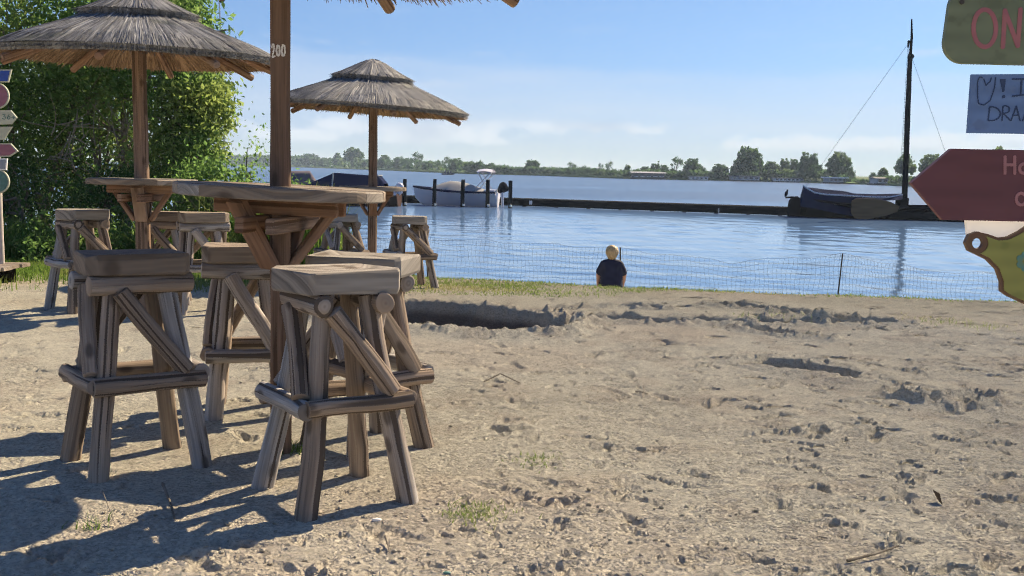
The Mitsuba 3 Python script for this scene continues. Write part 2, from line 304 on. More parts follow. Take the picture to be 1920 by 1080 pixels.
def build_ground():
    nr = 560
    ys = np.r_[np.linspace(-8, 2.2, 14)[:-1], np.geomspace(2.2, 14.5, nr), np.linspace(14.9, 30, 40)]
    nd = 980
    ang = np.linspace(-0.60, 0.60, nd)
    outer = np.r_[-np.geomspace(60, .62, 24), ang * 0, np.geomspace(.62, 60, 24)]
    X = np.zeros((len(ys), nd + 48)); Y = np.repeat(ys[:, None], nd + 48, 1)
    for i, y in enumerate(ys):
        w = max(y, 2.2) + 0.7
        X[i, 24:24 + nd] = ang * w
        e = ang[-1] * w; g = np.geomspace(0.06, 60 - e, 24)
        X[i, :24] = -e - g[::-1]; X[i, 24 + nd:] = e + g
    Z = macro(X, Y)
    # medium and small relief
    near = (Y > 2) & (Y < 14.6) & (np.abs(X) < 9)
    x, y = X[near], Y[near]
    crumb = np.clip(1.6 * (NOISE3(x, y, 0.9, 61, 3) + .12) + np.where(y < 3.75, .5 * (3.75 - y), 0) * (x < .3), 0, 1)
    quiet = np.clip(((x + .95) ** 2 / 1.2 + (y - 4.3) ** 2 / 1.6) - .3, 0.25, 1)
    r = 0.019 * NOISE3(x, y, 3.4, 71, 3) * quiet + 0.007 * NOISE3(x, y, 13, 72, 3) * quiet + 0.0045 * NOISE3(x, y, 42, 73, 2)
    rg = 1 - np.abs(2 * NOISE3(x, y, 30, 75, 2))
    r += crumb * (0.026 * NOISE3(x, y, 44, 74, 2) + 0.008 * (rg - .7))
    r += 0.010 * np.clip(NOISE3(x * .55, y * 1.5, 7, 79, 3) - .12, 0, 1) * 3
    Z[near] += r * np.clip((14.6 - y), 0, 1)
    # dug pits and ditches, with spoil along their rims
    win = (Y > 5.2) & (Y < 11) & (X > -2.6) & (X < 3.8)
    x, y = X[win], Y[win]; pts = shapely.points(x, y); dz = np.zeros_like(x)
    clod = NOISE3(x, y, 14, 81, 4); wob = 0.30 * NOISE3(x, y, 3.2, 82, 3) + .13 * NOISE3(x, y, 10, 83, 3)
    for pit, depth, slope in ((PIT1, .34, .20), (PIT2, .19, .09)):
        s = np.where(shapely.contains(pit, pts), 1, -1) * shapely.distance(pit.exterior, pts) + wob * (1 if pit is PIT1 else .5)
        dz -= depth * np.clip(s / slope, 0, 1) ** .8 * (1 + .5 * clod) - .10 * np.clip(s / .1, 0, 1) * NOISE3(x, y, 6, 84, 3)
        dz += (.06 if pit is PIT1 else .025) * np.exp(-((s + .10) / .11) ** 2) * (0.55 + 2.2 * np.clip(clod + .1, 0, 1))
    for ln, dep, w in TRENCH:
        s = shapely.distance(ln, pts) + wob * .55
        dz -= dep * np.exp(-(s / (w * .62)) ** 4)
        dz += .055 * np.exp(-((s - w * 1.25) / (w * .5)) ** 2) * (.3 + 2.2 * np.clip(clod + .1, 0, 1))
    Z[win] += dz
    # footprints and scuffs
    rng = np.random.default_rng(8)
    for i in range(2000):
        fy = rng.uniform(2.8, 11.3) if i % 3 else rng.uniform(3, 7); fx = rng.uniform(-.50, .56) * (fy + .7)
        if (fx + .95) ** 2 / .8 + (fy - 4.3) ** 2 / 1.1 < 1 and rng.random() < .8: continue
        if fx < -0.2 and rng.random() < .4: continue
        a = rng.uniform(0, PI); L, W = rng.uniform(.035, .10), rng.uniform(.02, .04); dpt = rng.uniform(.009, .026) * (1.2 if fx > 1 else .85)
        if rng.random() < .68: L *= .45; W *= .55; dpt *= .6
        i0, i1 = np.searchsorted(ys, [fy - .3, fy + .3]); row = X[(i0 + i1) // 2]; j0, j1 = np.searchsorted(row, [fx - .34, fx + .34])
        xx, yy = X[i0:i1, j0:j1] - fx, Y[i0:i1, j0:j1] - fy
        if xx.size == 0: continue
        ca, sa = math.cos(a), math.sin(a)
        q = np.hypot((xx * ca + yy * sa) / L, (-xx * sa + yy * ca) / W) * (1 + .28 * np.sin(3 * np.arctan2(yy, xx) + i) + .15 * np.sin(5 * np.arctan2(yy, xx) + 2 * i))
        Z[i0:i1, j0:j1] += -dpt * np.exp(-q ** 2.6) + .35 * dpt * np.exp(-((q - 1.35) / .35) ** 2)
    n, m = X.shape
    i, j = np.meshgrid(np.arange(n - 1), np.arange(m - 1), indexing='ij')
    q = np.stack([i * m + j, i * m + j + 1, (i + 1) * m + j + 1, (i + 1) * m + j], -1).reshape(-1, 4)
    return np.stack([X, Y, Z], -1).reshape(-1, 3), q, ys, X, Z
GV, GQ, GYS, GX, GZ = build_ground()
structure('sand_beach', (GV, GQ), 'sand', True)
def ground(x, y):
    i = min(max(int(np.searchsorted(GYS, y)), 1), len(GYS) - 1)
    return float(np.interp(x, GX[i], GZ[i]))
def ground_v(x, y): return np.array([ground(a, b) for a, b in zip(x, y)])

# ------------------------------------------------------------------ the water
def build_water():
    ys = np.r_[8.0, 10, np.linspace(11.5, 24, 130), np.geomspace(24.12, 62, 190), np.geomspace(64, 3000, 36)]
    nd = 520; ang = np.linspace(-.58, .58, nd)
    X = np.zeros((len(ys), nd + 24)); Y = np.repeat(ys[:, None], nd + 24, 1)
    for i, y in enumerate(ys):
        e = ang[-1] * (y + 2); g = np.geomspace(.3, 1600, 12)
        X[i] = np.r_[-e - g[::-1], ang * (y + 2), e + g]
    Z = np.full_like(X, WATER_Z); rng = np.random.default_rng(4)
    fade = np.clip((80 - Y) / 20, 0, 1) * (np.abs(X) < 60)
    gust = 0.35 + 1.3 * np.clip(NOISE3(X, Y, .16, 91, 3) + .5, 0, 1)
    for i in range(34):
        lam = math.exp(rng.uniform(math.log(.34), math.log(2.2))); th = rng.normal(1.2, .75); k = 2 * PI / lam
        Z += fade * gust * 0.0062 / k * np.cos(k * (X * math.cos(th) + Y * math.sin(th)) + rng.uniform(0, 6.28))
    n, m = X.shape; i, j = np.meshgrid(np.arange(n - 1), np.arange(m - 1), indexing='ij')
    return np.stack([X, Y, Z], -1).reshape(-1, 3), np.stack([i * m + j, i * m + j + 1, (i + 1) * m + j + 1, (i + 1) * m + j], -1).reshape(-1, 4)
structure('lake_water', build_water(), 'water_surface', True)

# ------------------------------------------------------------------ far shore
SHORE = [(-300, 1500), (300, 950), (560, 650), (690, 474), (865, 307), (1000, 296), (1165, 243), (1480, 240), (1620, 218), (1700, 196), (1950, 172), (2400, 150), (3200, 140)]
def shore_y(px): return float(np.interp(px, [s[0] for s in SHORE], [s[1] for s in SHORE]))
def far_fields(p, n, uv): return mix((0.06, 0.10, 0.035), (0.13, 0.17, 0.06), noise(p.x * .05, p.y * .02))
mat('far_grass', far_fields, 0.95)
V = []
for px, Y in SHORE:
    x = (px - 960) / F
    for dy, z in ((0, -.9), (.6, -.15), (6, .12), (60, .6), (400, .8), (1600, 1.0)): V.append((x * (Y + dy), Y + dy, z))
V = np.array(V); n, m = len(SHORE), 6
i, j = np.meshgrid(np.arange(n - 1), np.arange(m - 1), indexing='ij')
structure('far_shore', (V, np.stack([i * m + j, (i + 1) * m + j, (i + 1) * m + j + 1, i * m + j + 1], -1).reshape(-1, 4)), 'far_grass', True)

def leaf_quads(C, size, rng, aspect=.5, up=0.0, fold=.18, jitter=.45):
    """Diamond leaves, two triangles each, about the points C."""
    n = len(C); t = rng.normal(size=(n, 3)); t[:, 2] += up; t /= np.linalg.norm(t, axis=1, keepdims=True)
    a = np.cross(t, rng.normal(size=(n, 3))); a /= np.linalg.norm(a, axis=1, keepdims=True); nn = np.cross(t, a)
    s = size * (1 + jitter * rng.normal(size=(n, 1))).clip(.35, 2)
    v = np.stack([C - t * s * .5, C + a * s * aspect * .5 + nn * s * fold * .4, C + t * s * .5, C - a * s * aspect * .5 + nn * s * fold * .4], 1).reshape(-1, 3)
    b = np.arange(n)[:, None] * 4
    f = np.vstack([b + [0, 1, 2], b + [0, 2, 3]])
    u = np.repeat(rng.random(n), 4)
    return v, f, np.stack([u, np.tile([0, .5, 1, .5], n)], 1)
def crown_points(ells, nclump, nleaf, sig, rng, shell=.55, zmin=-9):
    out = []
    w = np.array([e[3] * e[4] * e[5] for e in ells]) ** .8; w /= w.sum()
    for e in rng.choice(len(ells), nclump, p=w):
        c, r = np.array(ells[e][:3]), np.array(ells[e][3:])
        d = unit(rng.normal(size=3)); q = c + d * r * (shell + (1 - shell) * rng.random() ** .7) * (.85 + .3 * rng.random())
        if q[2] < zmin: q[2] = zmin + .2 * rng.random()
        out.append(q + rng.normal(size=(nleaf, 3)) * sig * r.mean() * rng.uniform(.6, 1.3))
    return np.vstack(out)

def far_proto(kind, seed):
    """(crown mesh, uv, trunk mesh) of a tree one metre tall; crown shape by kind."""
    rng = np.random.default_rng(seed)
    if kind == 'round': ells = [(0, 0, .58, .34, .34, .40), (-.18, 0, .45, .25, .25, .28), (.2, 0, .48, .24, .24, .30)]; nc, nl, sh = 170, 12, .5
    elif kind == 'tall': ells = [(0, 0, .60, .20, .2, .38), (.06, 0, .35, .2, .2, .28), (-.08, 0, .42, .17, .17, .25)]; nc, nl, sh = 150, 12, .5
    elif kind == 'airy': ells = [(-.1, 0, .78, .22, .2, .17), (.18, 0, .66, .2, .2, .16), (-.2, 0, .52, .16, .16, .1)]; nc, nl, sh = 48, 9, .3
    elif kind == 'bushy': ells = [(-.3, 0, .35, .38, .3, .38), (.25, 0, .42, .42, .3, .45), (0, 0, .6, .3, .3, .36)]; nc, nl, sh = 170, 12, .5
    elif kind == 'slim': ells = [(0, 0, .52, .085, .085, .46)]; nc, nl, sh = 50, 8, .2
    else: ells = [(0, 0, .66, .36, .36, .3), (.12, 0, .5, .3, .3, .2), (-.16, 0, .55, .26, .26, .22)]; nc, nl, sh = 160, 12, .5
    P = crown_points(ells, nc, nl, .13 if kind != 'airy' else .15, rng, sh, .04)
    P = P[P[:, 2] < 1.0]
    v, f, u = leaf_quads(P, .085 if kind != 'airy' else .06, rng, .8)
    mb = MB(); tube(mb, [(0, 0, -.06), (.01, 0, .3), (0, 0, .7)], [.022, .016, .006], 6)
    for i in range(9 if kind == 'airy' else 5):
        q = P[rng.integers(len(P))]; z = rng.uniform(.22, .5); tube(mb, [(0, 0, z), (q[0] * .5, q[1] * .5, (z + q[2]) / 2), q], [.010, .006, .003], 4, False)
    return mikit.ply((v, f), 'far_leaf', False, u), mikit.ply(mb.mesh(), 'bark', False)
PROTO = {k: [far_proto(k, 100 * i + s) for s in range(3)] for i, k in enumerate(('round', 'tall', 'airy', 'bushy', 'slim', 'dome'))}
def far_tree(px, top, wpx, kind, label, i, group='trees along the far shore', back=4.0):
    Y = shore_y(px) + back + 4 * ((i * 37) % 5) / 5
    base = np.array([(px - 960) / F * Y, Y, .1])
    ztop = at(px, top, Y)[2]; h = ztop - base[2]
    wid = {'round': .76, 'tall': .46, 'airy': .72, 'bushy': 1.25, 'slim': .20, 'dome': .76}[kind]
    sx = wpx * 2 * Y / F / wid
    k = thing('shore_tree', label, 'tree', group)
    M = T().translate(base.tolist()).rotate([0, 0, 1], (i * 71) % 40 - 20 + 180 * (i % 2)).scale([sx, sx, h])
    c, t = PROTO[kind][i % 3]
    scene[k + '__crown'] = {**c, 'to_world': M}; scene[k + '__trunk'] = {**t, 'to_world': M}
TREES = [(470, 292, 26, 'bushy', 0), (520, 290, 24, 'round', 0), (562, 299, 16, 'bushy', 0), (577, 288, 17, 'round', 0), (590, 291, 8, 'tall', 0), (604, 297, 11, 'bushy', 0), (630, 286, 8, 'tall', 'narrow oval tree just left of the biggest dark tree on the left shore'),
         (660, 275, 17, 'dome', 'tallest dark domed tree on the left part of the far shore'), (683, 298, 9, 'bushy', 0), (717, 290, 12, 'tall', 0), (706, 300, 10, 'bushy', 0), (746, 294, 11, 'tall', 0), (731, 304, 9, 'bushy', 0), (765, 304, 6, 'tall', 0),
         (778, 282, 12, 'airy', 'thin see-through tree between the second parasol and the motorboat'), (797, 301, 11, 'bushy', 0), (836, 292, 10, 'airy', 'sparse small tree above the small boat with people'), (853, 297, 13, 'tall', 0), (876, 302, 9, 'bushy', 0), (897, 303, 7, 'round', 0), (916, 305, 8, 'round', 0),
         (993, 299, 12, 'dome', 'lone round tree standing clear above the low far bank'), (1066, 303, 10, 'airy', 0), (1090, 308, 5, 'airy', 0), (1121, 304, 6, 'airy', 0), (1137, 301, 8, 'airy', 'tallest of the thin bare trees on the low bank'), (1170, 309, 6, 'tall', 'short columnar tree left of the dark houseboat'),
         (1204, 312, 10, 'round', 0), (1218, 304, 4, 'slim', 'left one of the two slim pointed trees above the dark houseboat'), (1226, 302, 4, 'slim', 'right one of two slim pointed trees behind the houseboat'), (1238, 309, 9, 'round', 0), (1255, 314, 6, 'tall', 0),
         (1262, 290, 12, 'airy', 'open flat-topped tree right of the dark houseboat'), (1292, 297, 15, 'round', 'dark broad tree left of centre on the right shore, behind the pale houseboat'), (1309, 311, 9, 'bushy', 0), (1344, 307, 15, 'round', 0), (1374, 302, 11, 'round', 0),
         (1397, 273, 21, 'dome', 'tallest tree on the right part of the far shore, with a broad rounded top'), (1398, 300, 15, 'round', 0), (1417, 303, 8, 'tall', 0), (1438, 302, 14, 'round', 0), (1463, 297, 9, 'tall', 0), (1480, 298, 10, 'round', 0), (1501, 285, 11, 'tall', 'taller pointed tree in the dark clump left of the barge mast'),
         (1515, 287, 10, 'round', 0), (1524, 309, 15, 'round', 0), (1564, 284, 20, 'round', 'big broad tree at the right end of the shore clump, left of the green lawn'), (1588, 312, 7, 'bushy', 0), (1628, 323, 6, 'round', 0), (1647, 314, 9, 'round', 'small round tree between the green lawn and the barge mast'),
         (1687, 289, 17, 'dome', 'dark round tree right behind the barge mast'), (1736, 289, 20, 'round', 'bright green round tree just left of the red arrow sign'), (1800, 300, 20, 'round', 0), (1860, 275, 22, 'dome', 'tree whose top shows above the red arrow sign'), (1930, 292, 22, 'round', 0)]
ORD = 'first second third fourth fifth sixth seventh eighth ninth tenth eleventh twelfth thirteenth fourteenth fifteenth'.split()
SEEN = {}
for i, (px, top, w, kind, lab) in enumerate(TREES):
    side = 'left' if px < 1000 else 'right'
    kk = {'bushy': 'low spreading', 'round': 'rounded leafy', 'tall': 'upright oval', 'airy': 'thin nearly bare'}.get(kind)
    if not lab:
        q = SEEN[kk, side] = SEEN.get((kk, side), -1) + 1
        lab = f'{kk} tree, {ORD[q]} such from the left, on the {side} far shore'
    far_tree(px, top, w, kind, lab, i)
# low growth along the far bank
rng = np.random.default_rng(31)
C = []
for i in range(12000):
    px = rng.uniform(380, 1990); Y = shore_y(px) + rng.uniform(1, 5)
    hpx = 10 + 6 * meshkit.noise(np.array([px * .03, 1.5, 0]), 3) + (5 if px < 900 or 1420 < px < 1560 else -1) - (8 if 1580 < px < 1630 else 0)
    C.append(((px - 960) / F * Y, Y, .0 + rng.random() ** .8 * hpx * Y / F))
C = np.array(C); v, f, u = leaf_quads(C, 1, rng, .8); v = (v.reshape(-1, 4, 3) - C[:, None]) * (C[:, None, 1:2] * .0028) + C[:, None]
single('bank_hedge', (v.reshape(-1, 3), f), 'far_leaf', 'low green reeds and scrub running along the whole far bank', 'scrub', uv=u, kind='stuff')

# houseboats and small boats on the far side
for kk, c in (('hb_dark', (0.05, 0.05, 0.055)), ('hb_roof', (0.30, 0.31, 0.33)), ('hb_white', (0.62, 0.64, 0.68)), ('hb_grey', (0.22, 0.25, 0.30)), ('hb_glass', (0.03, 0.035, 0.05))): mat(kk, c, 0.6 if kk != 'hb_glass' else .15)
def box(mb, x0, x1, y0, y1, z0, z1, k=0): 
    return board(mb, ((x0 + x1) / 2, (y0 + y1) / 2, z0), ((x0 + x1) / 2, (y0 + y1) / 2, z1), y1 - y0, x1 - x0, (1, 0, 0), min(x1 - x0, y1 - y0, z1 - z0) * .04, k)
def boxm(*a): m = MB(); box(m, *a); return m.mesh()
def houseboat(p0, p1, top, base, wall, roof, label, nwin, gable=False):
    Y = shore_y((p0 + p1) / 2) - 1.5; x0, x1 = (p0 - 960) / F * Y, (p1 - 960) / F * Y
    zt = at((p0 + p1) / 2, top, Y)[2]; k = thing('houseboat', label, 'houseboat')
    h = zt - WATER_Z
    part(k, 'hull', boxm(x0, x1, Y - .2, Y + 5, WATER_Z - .4, WATER_Z + h * .22), 'hb_dark')
    part(k, 'wall', boxm(x0 + .3, x1 - .3, Y, Y + 4.6, WATER_Z + h * .22, WATER_Z + h * .84), wall)
    if gable:
        g = trimesh.creation.extrude_polygon(Polygon([(0, WATER_Z + h * .84), (5, WATER_Z + h * .84), (2.5, WATER_Z + h * 1.02)]), x1 - x0 + .2, engine='earcut'); v = np.array(g.vertices)
        part(k, 'roof', (np.c_[x0 - .1 + v[:, 2], Y - .2 + v[:, 0], v[:, 1]], g.faces), roof)
    else: part(k, 'roof', boxm(x0 - .1, x1 + .1, Y - .35, Y + 5, WATER_Z + h * .84, WATER_Z + h), roof)
    for i in range(nwin):
        xa = x0 + .3 + (x1 - x0 - .6) * (i + .2) / nwin; xb = x0 + .3 + (x1 - x0 - .6) * (i + .8) / nwin
        w = part(k, 'window', boxm(xa, xb, Y - .03, Y + .02, WATER_Z + h * .40, WATER_Z + h * .74), 'hb_glass')
        part(w, 'frame', boxm(xa - .06, xb + .06, Y - .05, Y + .01, WATER_Z + h * .36, WATER_Z + h * .40), 'hb_white')
houseboat(1178, 1243, 322, 336, 'hb_dark', 'hb_roof', 'long dark houseboat with a grey roof on the far shore', 5, True)
houseboat(1287, 1324, 331, 338, 'hb_white', 'hb_roof', 'small pale houseboat between the dark houseboat and the tallest tree', 4)
houseboat(1363, 1420, 329, 340, 'hb_grey', 'hb_dark', 'grey houseboat with dark roof under the tallest right-hand tree', 5)
houseboat(1444, 1502, 333, 342, 'hb_white', 'hb_dark', 'low white houseboat with dark windows left of the barge', 7)
houseboat(1545, 1582, 332, 343, 'hb_grey', 'hb_white', 'light grey houseboat beneath the big tree left of the lawn', 4)
houseboat(1634, 1660, 332, 346, 'hb_grey', 'hb_dark', 'dark boathouse just right of the small green lawn', 2, True)
Y = shore_y(1605) + .8; mat('lawn_green', lambda p, n, uv: mix((0.14, 0.24, 0.06), (0.20, 0.30, 0.09), noise(p.x, p.y)), .95)
x0, x1 = (1586 - 960) / F * Y, (1625 - 960) / F * Y
structure('far_lawn', (np.array([[x0, Y, -.2], [x1, Y, -.2], [x1 + 1, Y + 26, 1.1], [x0 - 1, Y + 26, 1.1]]), np.array([[0, 1, 2, 3]])), 'lawn_green')

# ------------------------------------------------------------------ wooden stools
def stool(label, A, B, C_, D, ztop, seat_c, seat_yaw, seat, cross=0, zs=0.34, seed=1, nar=.48, group='rustic log bar stools'):
    """A, B, C_, D: the feet (x, y), counter-clockwise seen from above, A nearest. seat: width, depth. cross: the side the bearer logs run along."""
    rng = np.random.default_rng(seed); k = thing('bar_stool', label, 'stool', group)
    feet = [np.array([*p, 0.0]) for p in (A, B, C_, D)]
    for p in feet: p[2] = ground(p[0], p[1]) - .025
    c = np.array([*seat_c, 0.0]); fc = np.mean(feet, 0)
    th = 0.074; zb = ztop - th; rc = .036
    tops = []
    for p in feet:
        q = c + (p - fc) * np.array([nar, nar, 0]); q[2] = zb - .012; tops.append(q)
    # seat
    ya = math.radians(seat_yaw); w, d = seat[0] / 2, seat[1] / 2; ch = .02 + .02 * rng.random()
    P = np.array([(-w + ch, -d), (w - ch * .8, -d), (w, -d + ch), (w, d - ch), (w - ch, d), (-w + ch, d), (-w, d - ch), (-w, -d + ch)])
    P = np.array([[x * math.cos(ya) - y * math.sin(ya) + c[0], x * math.sin(ya) + y * math.cos(ya) + c[1]] for x, y in P]) + rng.normal(0, .003, (8, 2))
    mb = MB(); slab(mb, P, zb, ztop, .006, ya, wave=.003); part(k, 'seat', mb.mesh(), 'slab_wood', False, mb.uv())
    # two bearer logs under the seat
    e = [unit(feet[1] - feet[0]) * [1, 1, 0], unit(feet[3] - feet[0]) * [1, 1, 0]]
    ax, ot = (e[0], e[1]) if cross == 0 else (e[1], e[0])
    hl = (seat[0] if cross == 0 else seat[1]) / 2
    half = .11
    for s in (-1, 1):
        m = c + ot * s * half; m[2] = zb - rc + .002
        mb = MB(); log(mb, m - ax * hl, m + ax * hl, rc, seed=seed * 31 + s, bend=.002, rings=5); part(k, 'bearer', mb.mesh(), 'log_wood', True, mb.uv())
    r = [.034 + .004 * rng.random() for _ in range(4)]
    for i in range(4):
        mb = MB(); log(mb, feet[i], tops[i], r[i] * 1.07, r[i] * .9, seed * 17 + i, .006); part(k, 'leg', mb.mesh(), 'log_wood', True, mb.uv())
    lerp = lambda i, z: feet[i] + (tops[i] - feet[i]) * ((z - feet[i][2]) / (tops[i][2] - feet[i][2]))
    for i in range(4):
        j = (i + 1) % 4; z = zs + (.012 if i % 2 else -.012) + .012 * rng.normal()
        a, b = lerp(i, z), lerp(j, z); t = unit(b - a); out = np.cross(t, [0, 0, 1.0]) * (.052)
        mb = MB(); log(mb, a - t * .055 + out, b + t * .06 + out, .029 + .003 * rng.random(), seed=seed * 13 + i, bend=.003, rings=6); part(k, 'stretcher', mb.mesh(), 'log_wood', True, mb.uv())
        a, b = lerp(i, zb - .065), lerp(j, z + .045); t = unit(b - a); out = np.cross(unit((b - a) * [1, 1, 0]), [0, 0, 1.0]) * .053
        mb = MB(); log(mb, a - t * .01 + out * .75 + unit((b - a) * [1, 1, 0]) * .03, b + t * .015 + out, (.032 if i == 0 else .026) + .005 * rng.random(), seed=seed * 19 + i, bend=.003, rings=7); part(k, 'brace', mb.mesh(), 'log_wood', True, mb.uv())
    return k
def rect_feet(c, yaw, w, d):
    a = math.radians(yaw); R = lambda x, y: (c[0] + x * math.cos(a) - y * math.sin(a), c[1] + x * math.sin(a) + y * math.cos(a))
    return [R(-w / 2, -d / 2), R(w / 2, -d / 2), R(w / 2, d / 2), R(-w / 2, d / 2)]
stool('nearest log bar stool, standing in front of the near table pole', (-.647, 3.50), (-.335, 3.71), (-.545, 4.03), (-.865, 3.84), .785, (-.595, 3.77), 38, (.345, .305), 1, .345, 3, .42)
stool('log bar stool at the left of the near table, with a pale sunlit brace', (-1.456, 3.88), (-1.145, 4.10), (-1.339, 4.37), (-1.665, 4.16), .795, (-1.412, 4.13), 33, (.365, .31), 0, .34, 5)
stool('log bar stool behind the near table pole, right of the left stool', *rect_feet((-1.19, 5.07), 12, .32, .34), .765, (-1.205, 5.05), 10, (.37, .30), 0, .30, 7)
stool('log bar stool just behind and to the right of the nearest stool', *rect_feet((-.575, 4.47), 42, .34, .33), .775, (-.60, 4.50), -12, (.40, .30), 1, .32, 11)
stool('log bar stool at the far left beside the left parasol table', *rect_feet((-3.28, 8.55), 48, .40, .38), .755, (-3.29, 8.55), 50, (.32, .30), 1, .36, 13)
stool('log bar stool half hidden behind the left parasol pole', *rect_feet((-2.86, 9.15), 15, .36, .36), .725, (-2.86, 9.15), 15, (.34, .32), 0, .33, 15)
stool('log bar stool with a sunlit seat end between the left pole and the near table', *rect_feet((-2.36, 8.52), 22, .36, .36), .755, (-2.36, 8.52), 22, (.36, .32), 0, .34, 17)
stool('log bar stool by the water on the left of the farthest parasol pole', *rect_feet((-1.80, 11.75), 40, .40, .38), .625, (-1.80, 11.75), 8, (.34, .30), 1, .22, 19)
stool('log bar stool by the water on the right of the farthest parasol pole', *rect_feet((-1.06, 11.6), 28, .42, .38), .625, (-1.07, 11.55), 8, (.36, .33), 1, .22, 23)

# ------------------------------------------------------------------ parasol tables
def blades(mb, P, W, side, u0):
    """Ribbons: P (n, s, 3) points, W (n, s) half widths, side (n, 3) across."""
    n, s, _ = P.shape
    v = np.stack([P - side[:, None] * W[..., None], P + side[:, None] * W[..., None]], 2).reshape(-1, 3)
    b = np.arange(n)[:, None] * 2 * s; f = []
    for i in range(s - 1): f += [b + [2 * i, 2 * i + 1, 2 * i + 3], b + [2 * i, 2 * i + 3, 2 * i + 2]]
    u = np.stack([np.repeat(u0, 2 * s), np.tile(np.repeat(np.linspace(0, 1, s), 2), n)], 1)
    return mb.add(v, np.vstack(f), u)
def parasol(label, x, y, R, rpole, rtab, ztab, zeave, rise, tilt, seed, lean=(0, 0), ttilt=0, ledger_yaw=0, plank_dir=20, brace_yaw=20, yaws=(0, 90, 180, 270)):
    rng = np.random.default_rng(seed); k = thing('parasol_table', label, 'parasol table', None)
    z0 = ground(x, y); zt = zeave + rise
    foot = np.array([x, y, z0 - .1]); head = np.array([x + lean[0], y + lean[1], zt - .06])
    pol = lambda z: foot + (head - foot) * ((z - foot[2]) / (head[2] - foot[2]))
    mb = MB(); log(mb, foot, head, rpole * 1.02, rpole * .98, seed, .003, 16, 20); part(k, 'pole', mb.mesh(), 'pole_wood', True, mb.uv())
    # round top made of boards
    disc = Point(0, 0).buffer(rtab, 40).difference(Point(0, 0).buffer(rpole * .6)); c = pol(ztab)
    TM = trimesh.transformations.rotation_matrix(math.radians(ttilt), [0, 1, 0], [c[0], c[1], ztab])
    a = math.radians(plank_dir); n = 6; M = np.eye(4); M[:2, :2] = [[math.cos(a), -math.sin(a)], [math.sin(a), math.cos(a)]]; M[:3, 3] = [c[0], c[1], 0]
    top = k + '__tabletop'
    bw = 2 * rtab / n
    for i in range(n):
        strip = Point(0, 0).buffer(rtab * (1 + .004 * rng.normal()), 40).intersection(shapely.box(-2, -rtab + i * bw + .0012, 2, -rtab + (i + 1) * bw - .0012))
        P = np.array(strip.simplify(.0015).exterior.coords)[:-1]
        if shapely.geometry.polygon.signed_area(shapely.LinearRing(P)) < 0: P = P[::-1]
        mb = MB(); slab(mb, P, ztab - .042, ztab + .001 * rng.normal(),   .005, 0.0, M=M); mb.xf(TM); part(top, 'board', mb.mesh(), 'slab_wood', False, mb.uv())
    # two ledgers clasp the pole under the top, four boards brace them
    b0 = math.radians(brace_yaw)
    for s, (q, zz, ln) in enumerate(((0, .09, .24), (PI / 2, .088, .30))):
        d = np.array([math.cos(math.radians(ledger_yaw) + q), math.sin(math.radians(ledger_yaw) + q), 0]); o = np.array([-d[1], d[0], 0])
        for sg in (-1, 1):
            m = c + o * sg * (rpole + .018); m[2] = ztab - .045 - (.032 if s == 0 else .095)
            mb = MB(); board(mb, m - d * ln * rtab / .4, m + d * ln * rtab / .4, .034, .058, (0, 0, 1)); mb.xf(TM); part(k, 'ledger', mb.mesh(), 'red_wood', False, mb.uv())
    for q in yaws:
        d = np.array([math.cos(b0 + math.radians(q)), math.sin(b0 + math.radians(q)), 0])
        lo = c + d * (rpole + .005); lo[2] = ztab - .31; hi = c + d * (.56 * rtab); hi[2] = ztab - .055
        mb = MB(); board(mb, lo, hi, .088, .034, np.cross(np.cross(unit(hi - lo), [0, 0, 1]), unit(hi - lo))); mb.xf(TM); part(k, 'brace', mb.mesh(), 'red_wood', False, mb.uv())
    # roof: profile of the skirt from eave to collar, then the cap
    M = trimesh.transformations.rotation_matrix(math.radians(tilt[0]), [0, 1, 0], head) @ trimesh.transformations.rotation_matrix(math.radians(tilt[1]), [1, 0, 0], head)
    hx, hy = head[0], head[1]
    rc = .40 * R; zc = zeave + .07 + .56 * (rise - .07); r2 = .08
    prof = lambda r: np.interp(r, [rc * .8, rc, R * .6, R * .85, R], [zc + .045, zc - .01, zeave + .08 + .36 * (rise - .07), zeave + .10 + .13 * (rise - .07), zeave + .082])
    capf = lambda r: np.interp(r, [r2 * .3, r2, rc * .6, rc * 1.03], [zt, zt - .014, zc + .06 + .36 * (zt - zc - .06), zc + .035])
    th = np.linspace(0, 2 * PI, 97)[:-1]
    def shell(rs, zf, zoff, wob):
        V = []
        for r in rs:
            w = meshkit.noise(np.stack([np.cos(th) * 5, np.sin(th) * 5, np.full_like(th, r * 6 + seed)], -1), 2) - .5
            V.append(np.stack([hx + r * np.cos(th) * (1 + .012 * w * wob), hy + r * np.sin(th) * (1 + .012 * w * wob), zf(r) + zoff + .02 * w * wob], 1))
        n, m = len(rs), 96; i, j = np.meshgrid(np.arange(n - 1), np.arange(m), indexing='ij')
        q = np.stack([i * m + j, i * m + (j + 1) % m, (i + 1) * m + (j + 1) % m, (i + 1) * m + j], -1).reshape(-1, 4)
        return np.vstack(V), q, np.stack([np.tile(th / 7, n), np.repeat(np.asarray(rs), m)], 1)
    def strands(mb, n, r0, r1, zf, lift, wid, ln, droop=0.0, under=0.0):
        t = rng.uniform(0, 2 * PI, n); a = r0 + (r1 - r0) * np.sqrt(rng.random(n)); L = ln * rng.uniform(.55, 1.25, n); b = np.minimum(a + L, r1 + .014 * rng.normal(size=n)); a = np.maximum(b - L, .02)
        dt = rng.normal(0, .014, n); s = np.linspace(0, 1, 3)
        rr = a[:, None] + (b - a)[:, None] * s; tt = t[:, None] + dt[:, None] * s
        zz = zf(rr) + lift * (rng.random((n, 1)) * (1 - .3 * s)) - under * (.4 + .6 * rng.random((n, 1))) - droop * rng.random((n, 1)) * s ** 2 * (rr > r1 - .12)
